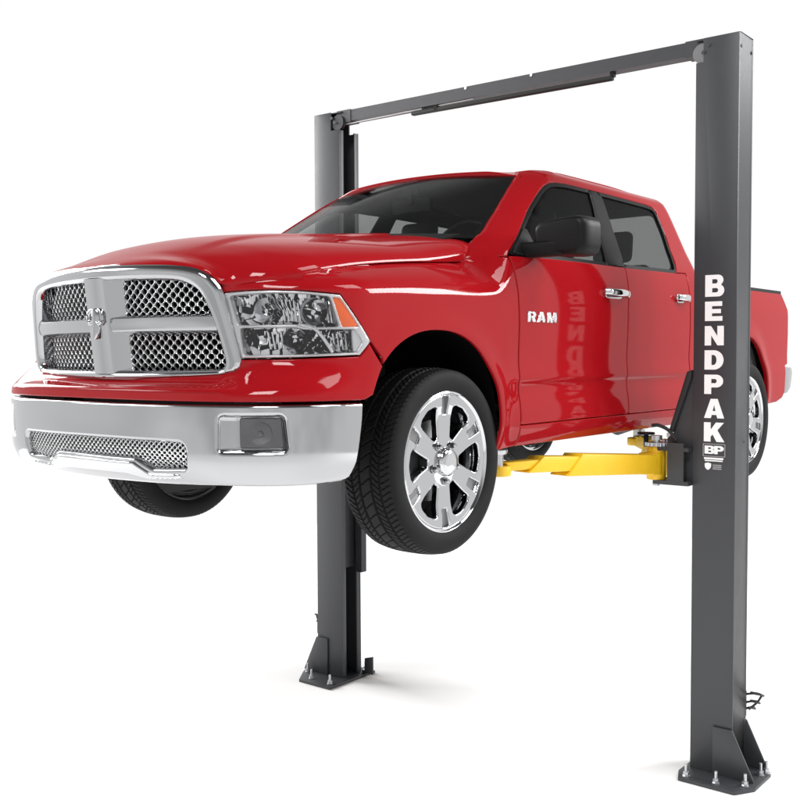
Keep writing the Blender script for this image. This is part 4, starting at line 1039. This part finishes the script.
        def tubebox(bm, f0, f1, ww, hh, z0, z1, sk0=0.0, sk1=0.0, hollow0=False):
            A = [bm.verts.new(v) for v in quad(f0, sk0, ww, hh, z0)]; B = [bm.verts.new(v) for v in quad(f1, sk1, ww, hh, z1)]
            fs = [bm.faces.new((A[i], B[i], B[(i+1) % 4], A[(i+1) % 4])) for i in range(4)]
            fs.append(bm.faces.new(B))
            if not hollow0: fs.append(bm.faces.new(A[::-1]))
            else:
                I = [bm.verts.new(v) for v in quad(f0, sk0, ww-0.03, hh-0.03, z0)]; J = [bm.verts.new(v) for v in quad(f0+0.10/L*1.0, 0, ww-0.03, hh-0.03, z0)]
                fs += [bm.faces.new((A[i], A[(i+1) % 4], I[(i+1) % 4], I[i])) for i in range(4)]
                fs += [bm.faces.new((I[i], I[(i+1) % 4], J[(i+1) % 4], J[i])) for i in range(4)]; fs.append(bm.faces.new(J))
            bmesh.ops.recalc_face_normals(bm, faces=fs)
        tubebox(bm, 0.06, cuts[1], w, h, zc1, zc1+0.048, 0, -0.55, True)
        arm = bm_obj('lift_arm', lift, bm, M['yellow'], bevel=0.004, mirror=mir)
        bm = bmesh.new(); tubebox(bm, cuts[1]-0.05, cuts[2], w-0.02, 0.072, zc1+0.050, zc1+0.070, 0, -0.8)
        bm_obj('arm_extension', arm, bm, M['yellow'], bevel=0.004, mirror=mir)
        bm = bmesh.new(); tubebox(bm, cuts[2]-0.08, 0.965, w-0.045, 0.042, zc1+0.068, zc1+0.072, 0, 0.4)
        p = a + d*L; cyl(bm, (p.x, p.y, zc1+0.032), (p.x, p.y, zc1+0.078), 0.072, n=32)
        bm_obj('arm_tip', arm, bm, M['yellow'], bevel=0.004, mirror=mir)
        bm = bmesh.new(); zt = zc1 + 0.078
        cyl(bm, (p.x, p.y, zt), (p.x, p.y, zt+0.070), 0.036, n=28); lathe(bm, [(0.056, 0.004), (0.056, 0.050), (0.066, 0.056), (0.078, 0.056), (0.084, 0.050), (0.084, 0.004)], (p.x, p.y, zt), 'z', 28)
        pad = bm_obj('adapter_pad', arm, bm, M['steel'], smooth_deg=35, mirror=mir)
        # hinge lug, pin and toothed lock
        bm = bmesh.new(); q = a + d*L*0.03; cyl(bm, (a.x, a.y, zc-0.24), (a.x, a.y, zc-0.056), 0.052, n=28); beam(bm, (a.x, a.y, zc-0.150), at(0.075, zc-0.150), 0.10, 0.12)
        bm_obj('arm_hinge', arm, bm, M['yellow'], bevel=0.003, mirror=mir)
        bm = bmesh.new(); cyl(bm, (a.x, a.y, zc-0.275), (a.x, a.y, zc+0.0), 0.020, n=20); cyl(bm, (a.x, a.y, zc-0.020), (a.x, a.y, zc+0.004), 0.032, n=24)
        for i in range(16):
            t_ = 2*math.pi*i/16; cyl(bm, (a.x + 0.058*math.cos(t_), a.y + 0.058*math.sin(t_), zc-0.054), (a.x + 0.058*math.cos(t_), a.y + 0.058*math.sin(t_), zc-0.034), 0.008, n=6)
        cyl(bm, (a.x, a.y, zc-0.054), (a.x, a.y, zc-0.034), 0.055, n=28)
        bm_obj('arm_lock', arm, bm, M['steel'], smooth_deg=30, mirror=mir)
        if k == 0:
            bm = bmesh.new(); cyl(bm, (1.02, YF-0.02, zc+0.008), (1.02, YF-0.02, zc+0.020), 0.048, n=28); cyl(bm, (1.02, YF-0.02, zc-0.06), (1.02, YF-0.02, zc+0.008), 0.014, n=12)
            bm_obj('lock_handle', arm, bm, M['black'], bevel=0.002, mirror=mir)
    return po, bp
post_r, _ = build_post(1, False)
post_l, _ = build_post(-1, True)
# overhead beam
bm = bmesh.new()
bx(bm, -XI-0.035, XI+0.035, 1.862-LY, 1.950-LY, ZT-0.072, ZT+0.004)
xb = bm_obj('overhead_beam', lift, bm, M['post'], bevel=0.003)
bm = bmesh.new()
for k in (-1, 1): bx(bm, k*(XI-0.075), k*(XI+0.05), 1.857-LY, 1.955-LY, ZT-0.078, ZT+0.008)
bm_obj('beam_end_sleeve', xb, bm, M['post'], bevel=0.003, split=True)
bm = bmesh.new()
for x in (-0.245, 0.235): cyl(bm, (x, 1.862-LY, ZT-0.005), (x, 1.857-LY, ZT-0.005), 0.009, n=14); cyl(bm, (x, 1.90-LY, ZT+0.004), (x, 1.90-LY, ZT+0.010), 0.009, n=14)
bm_obj('beam_bolt', xb, bm, M['steel'], split=True)
bm = bmesh.new(); beam(bm, (-0.69, 1.885-LY, ZT-0.098), (0.765, 1.885-LY, ZT-0.106), 0.036, 0.026)
sb = bm_obj('shutoff_bar', xb, bm, M['rubber'], bevel=0.008, seg=3)
bm = bmesh.new()
bx(bm, -0.60, -0.575, 1.870-LY, 1.90-LY, ZT-0.104, ZT-0.05); bx(bm, -0.50, -0.475, 1.866-LY, 1.90-LY, ZT-0.104, ZT-0.05); bx(bm, -0.575, -0.50, 1.872-LY, 1.89-LY, ZT-0.094, ZT-0.066)
bx(bm, 0.752, 0.775, 1.87-LY, 1.90-LY, ZT-0.10, ZT-0.06)
bm_obj('bar_bracket', xb, bm, M['black'], bevel=0.003, split=True)
bm = bmesh.new(); tube(bm, [(-XI-0.01, 1.880-LY, ZT-0.085), (-0.75, 1.880-LY, ZT-0.078), (-0.20, 1.880-LY, ZT-0.076)], 0.0035, 8)
bm_obj('equaliser_cable', xb, bm, M['white'])
# lettering down the front of the near post, then the small plate and badge beneath it
def P_post(x, z): x = np.asarray(x, float); z = np.asarray(z, float); return np.stack([x, np.full_like(x, YF), z + Z0], -1)
tops = [0.879, 0.737, 0.606, 0.476, 0.345, 0.215, 0.088]
for ch, zt in zip('BENDPAK', tops):
    h = 0.116 if ch == 'B' else 0.104
    letter('post_lettering', post_r, M['white'], P_post, ch, 1.347, zt - h, 0.107, h, res=0.05, off=0.0022, thick=0.002, pillow=0)
pl = panel('logo_plate', post_r, M['grey_ink'], P_post, [(1.342, -0.097), (1.466, -0.097), (1.466, -0.027), (1.342, -0.027)], [[(1.346, -0.093), (1.462, -0.093), (1.462, -0.031), (1.346, -0.031)]], res=0.05, off=0.0018, thick=0.0015, pillow=0)
letter('logo_lettering', post_r, M['white'], P_post, 'B', 1.352, -0.082, 0.056, 0.044, res=0.05, off=0.0022, thick=0.002, pillow=0)
letter('logo_lettering', post_r, M['white'], P_post, 'P', 1.404, -0.082, 0.056, 0.044, res=0.05, off=0.0022, thick=0.002, pillow=0)
panel('small_print', post_r, M['white'], P_post, [(1.349, -0.112), (1.456, -0.112), (1.456, -0.102), (1.349, -0.102)], res=0.05, off=0.0018, thick=0.0015, pillow=0)
panel('small_print', post_r, M['white'], P_post, [(1.354, -0.122), (1.452, -0.122), (1.452, -0.116), (1.354, -0.116)], res=0.05, off=0.0018, thick=0.0015, pillow=0)
sh = [(1.353, -0.135), (1.362, -0.132), (1.371, -0.130), (1.380, -0.132), (1.389, -0.135), (1.388, -0.152), (1.382, -0.163), (1.371, -0.170), (1.360, -0.163), (1.354, -0.152)]
panel('badge', post_r, M['white'], P_post, sh, res=0.05, off=0.0018, thick=0.0015, pillow=0)
for z in (-0.142, -0.152, -0.162):
    panel('small_print', post_r, M['grey_ink'], P_post, [(1.398, z-0.003), (1.446, z-0.003), (1.446, z+0.003), (1.398, z+0.003)], res=0.05, off=0.0018, thick=0.0015, pillow=0)
# ================================================================ the floor
bm = bmesh.new(); bmesh.ops.create_circle(bm, cap_ends=True, radius=9, segments=128)
fl = bm_obj('floor', None, bm, M['floor']); fl['kind'] = 'structure'; fl['label'] = 'plain white studio floor'
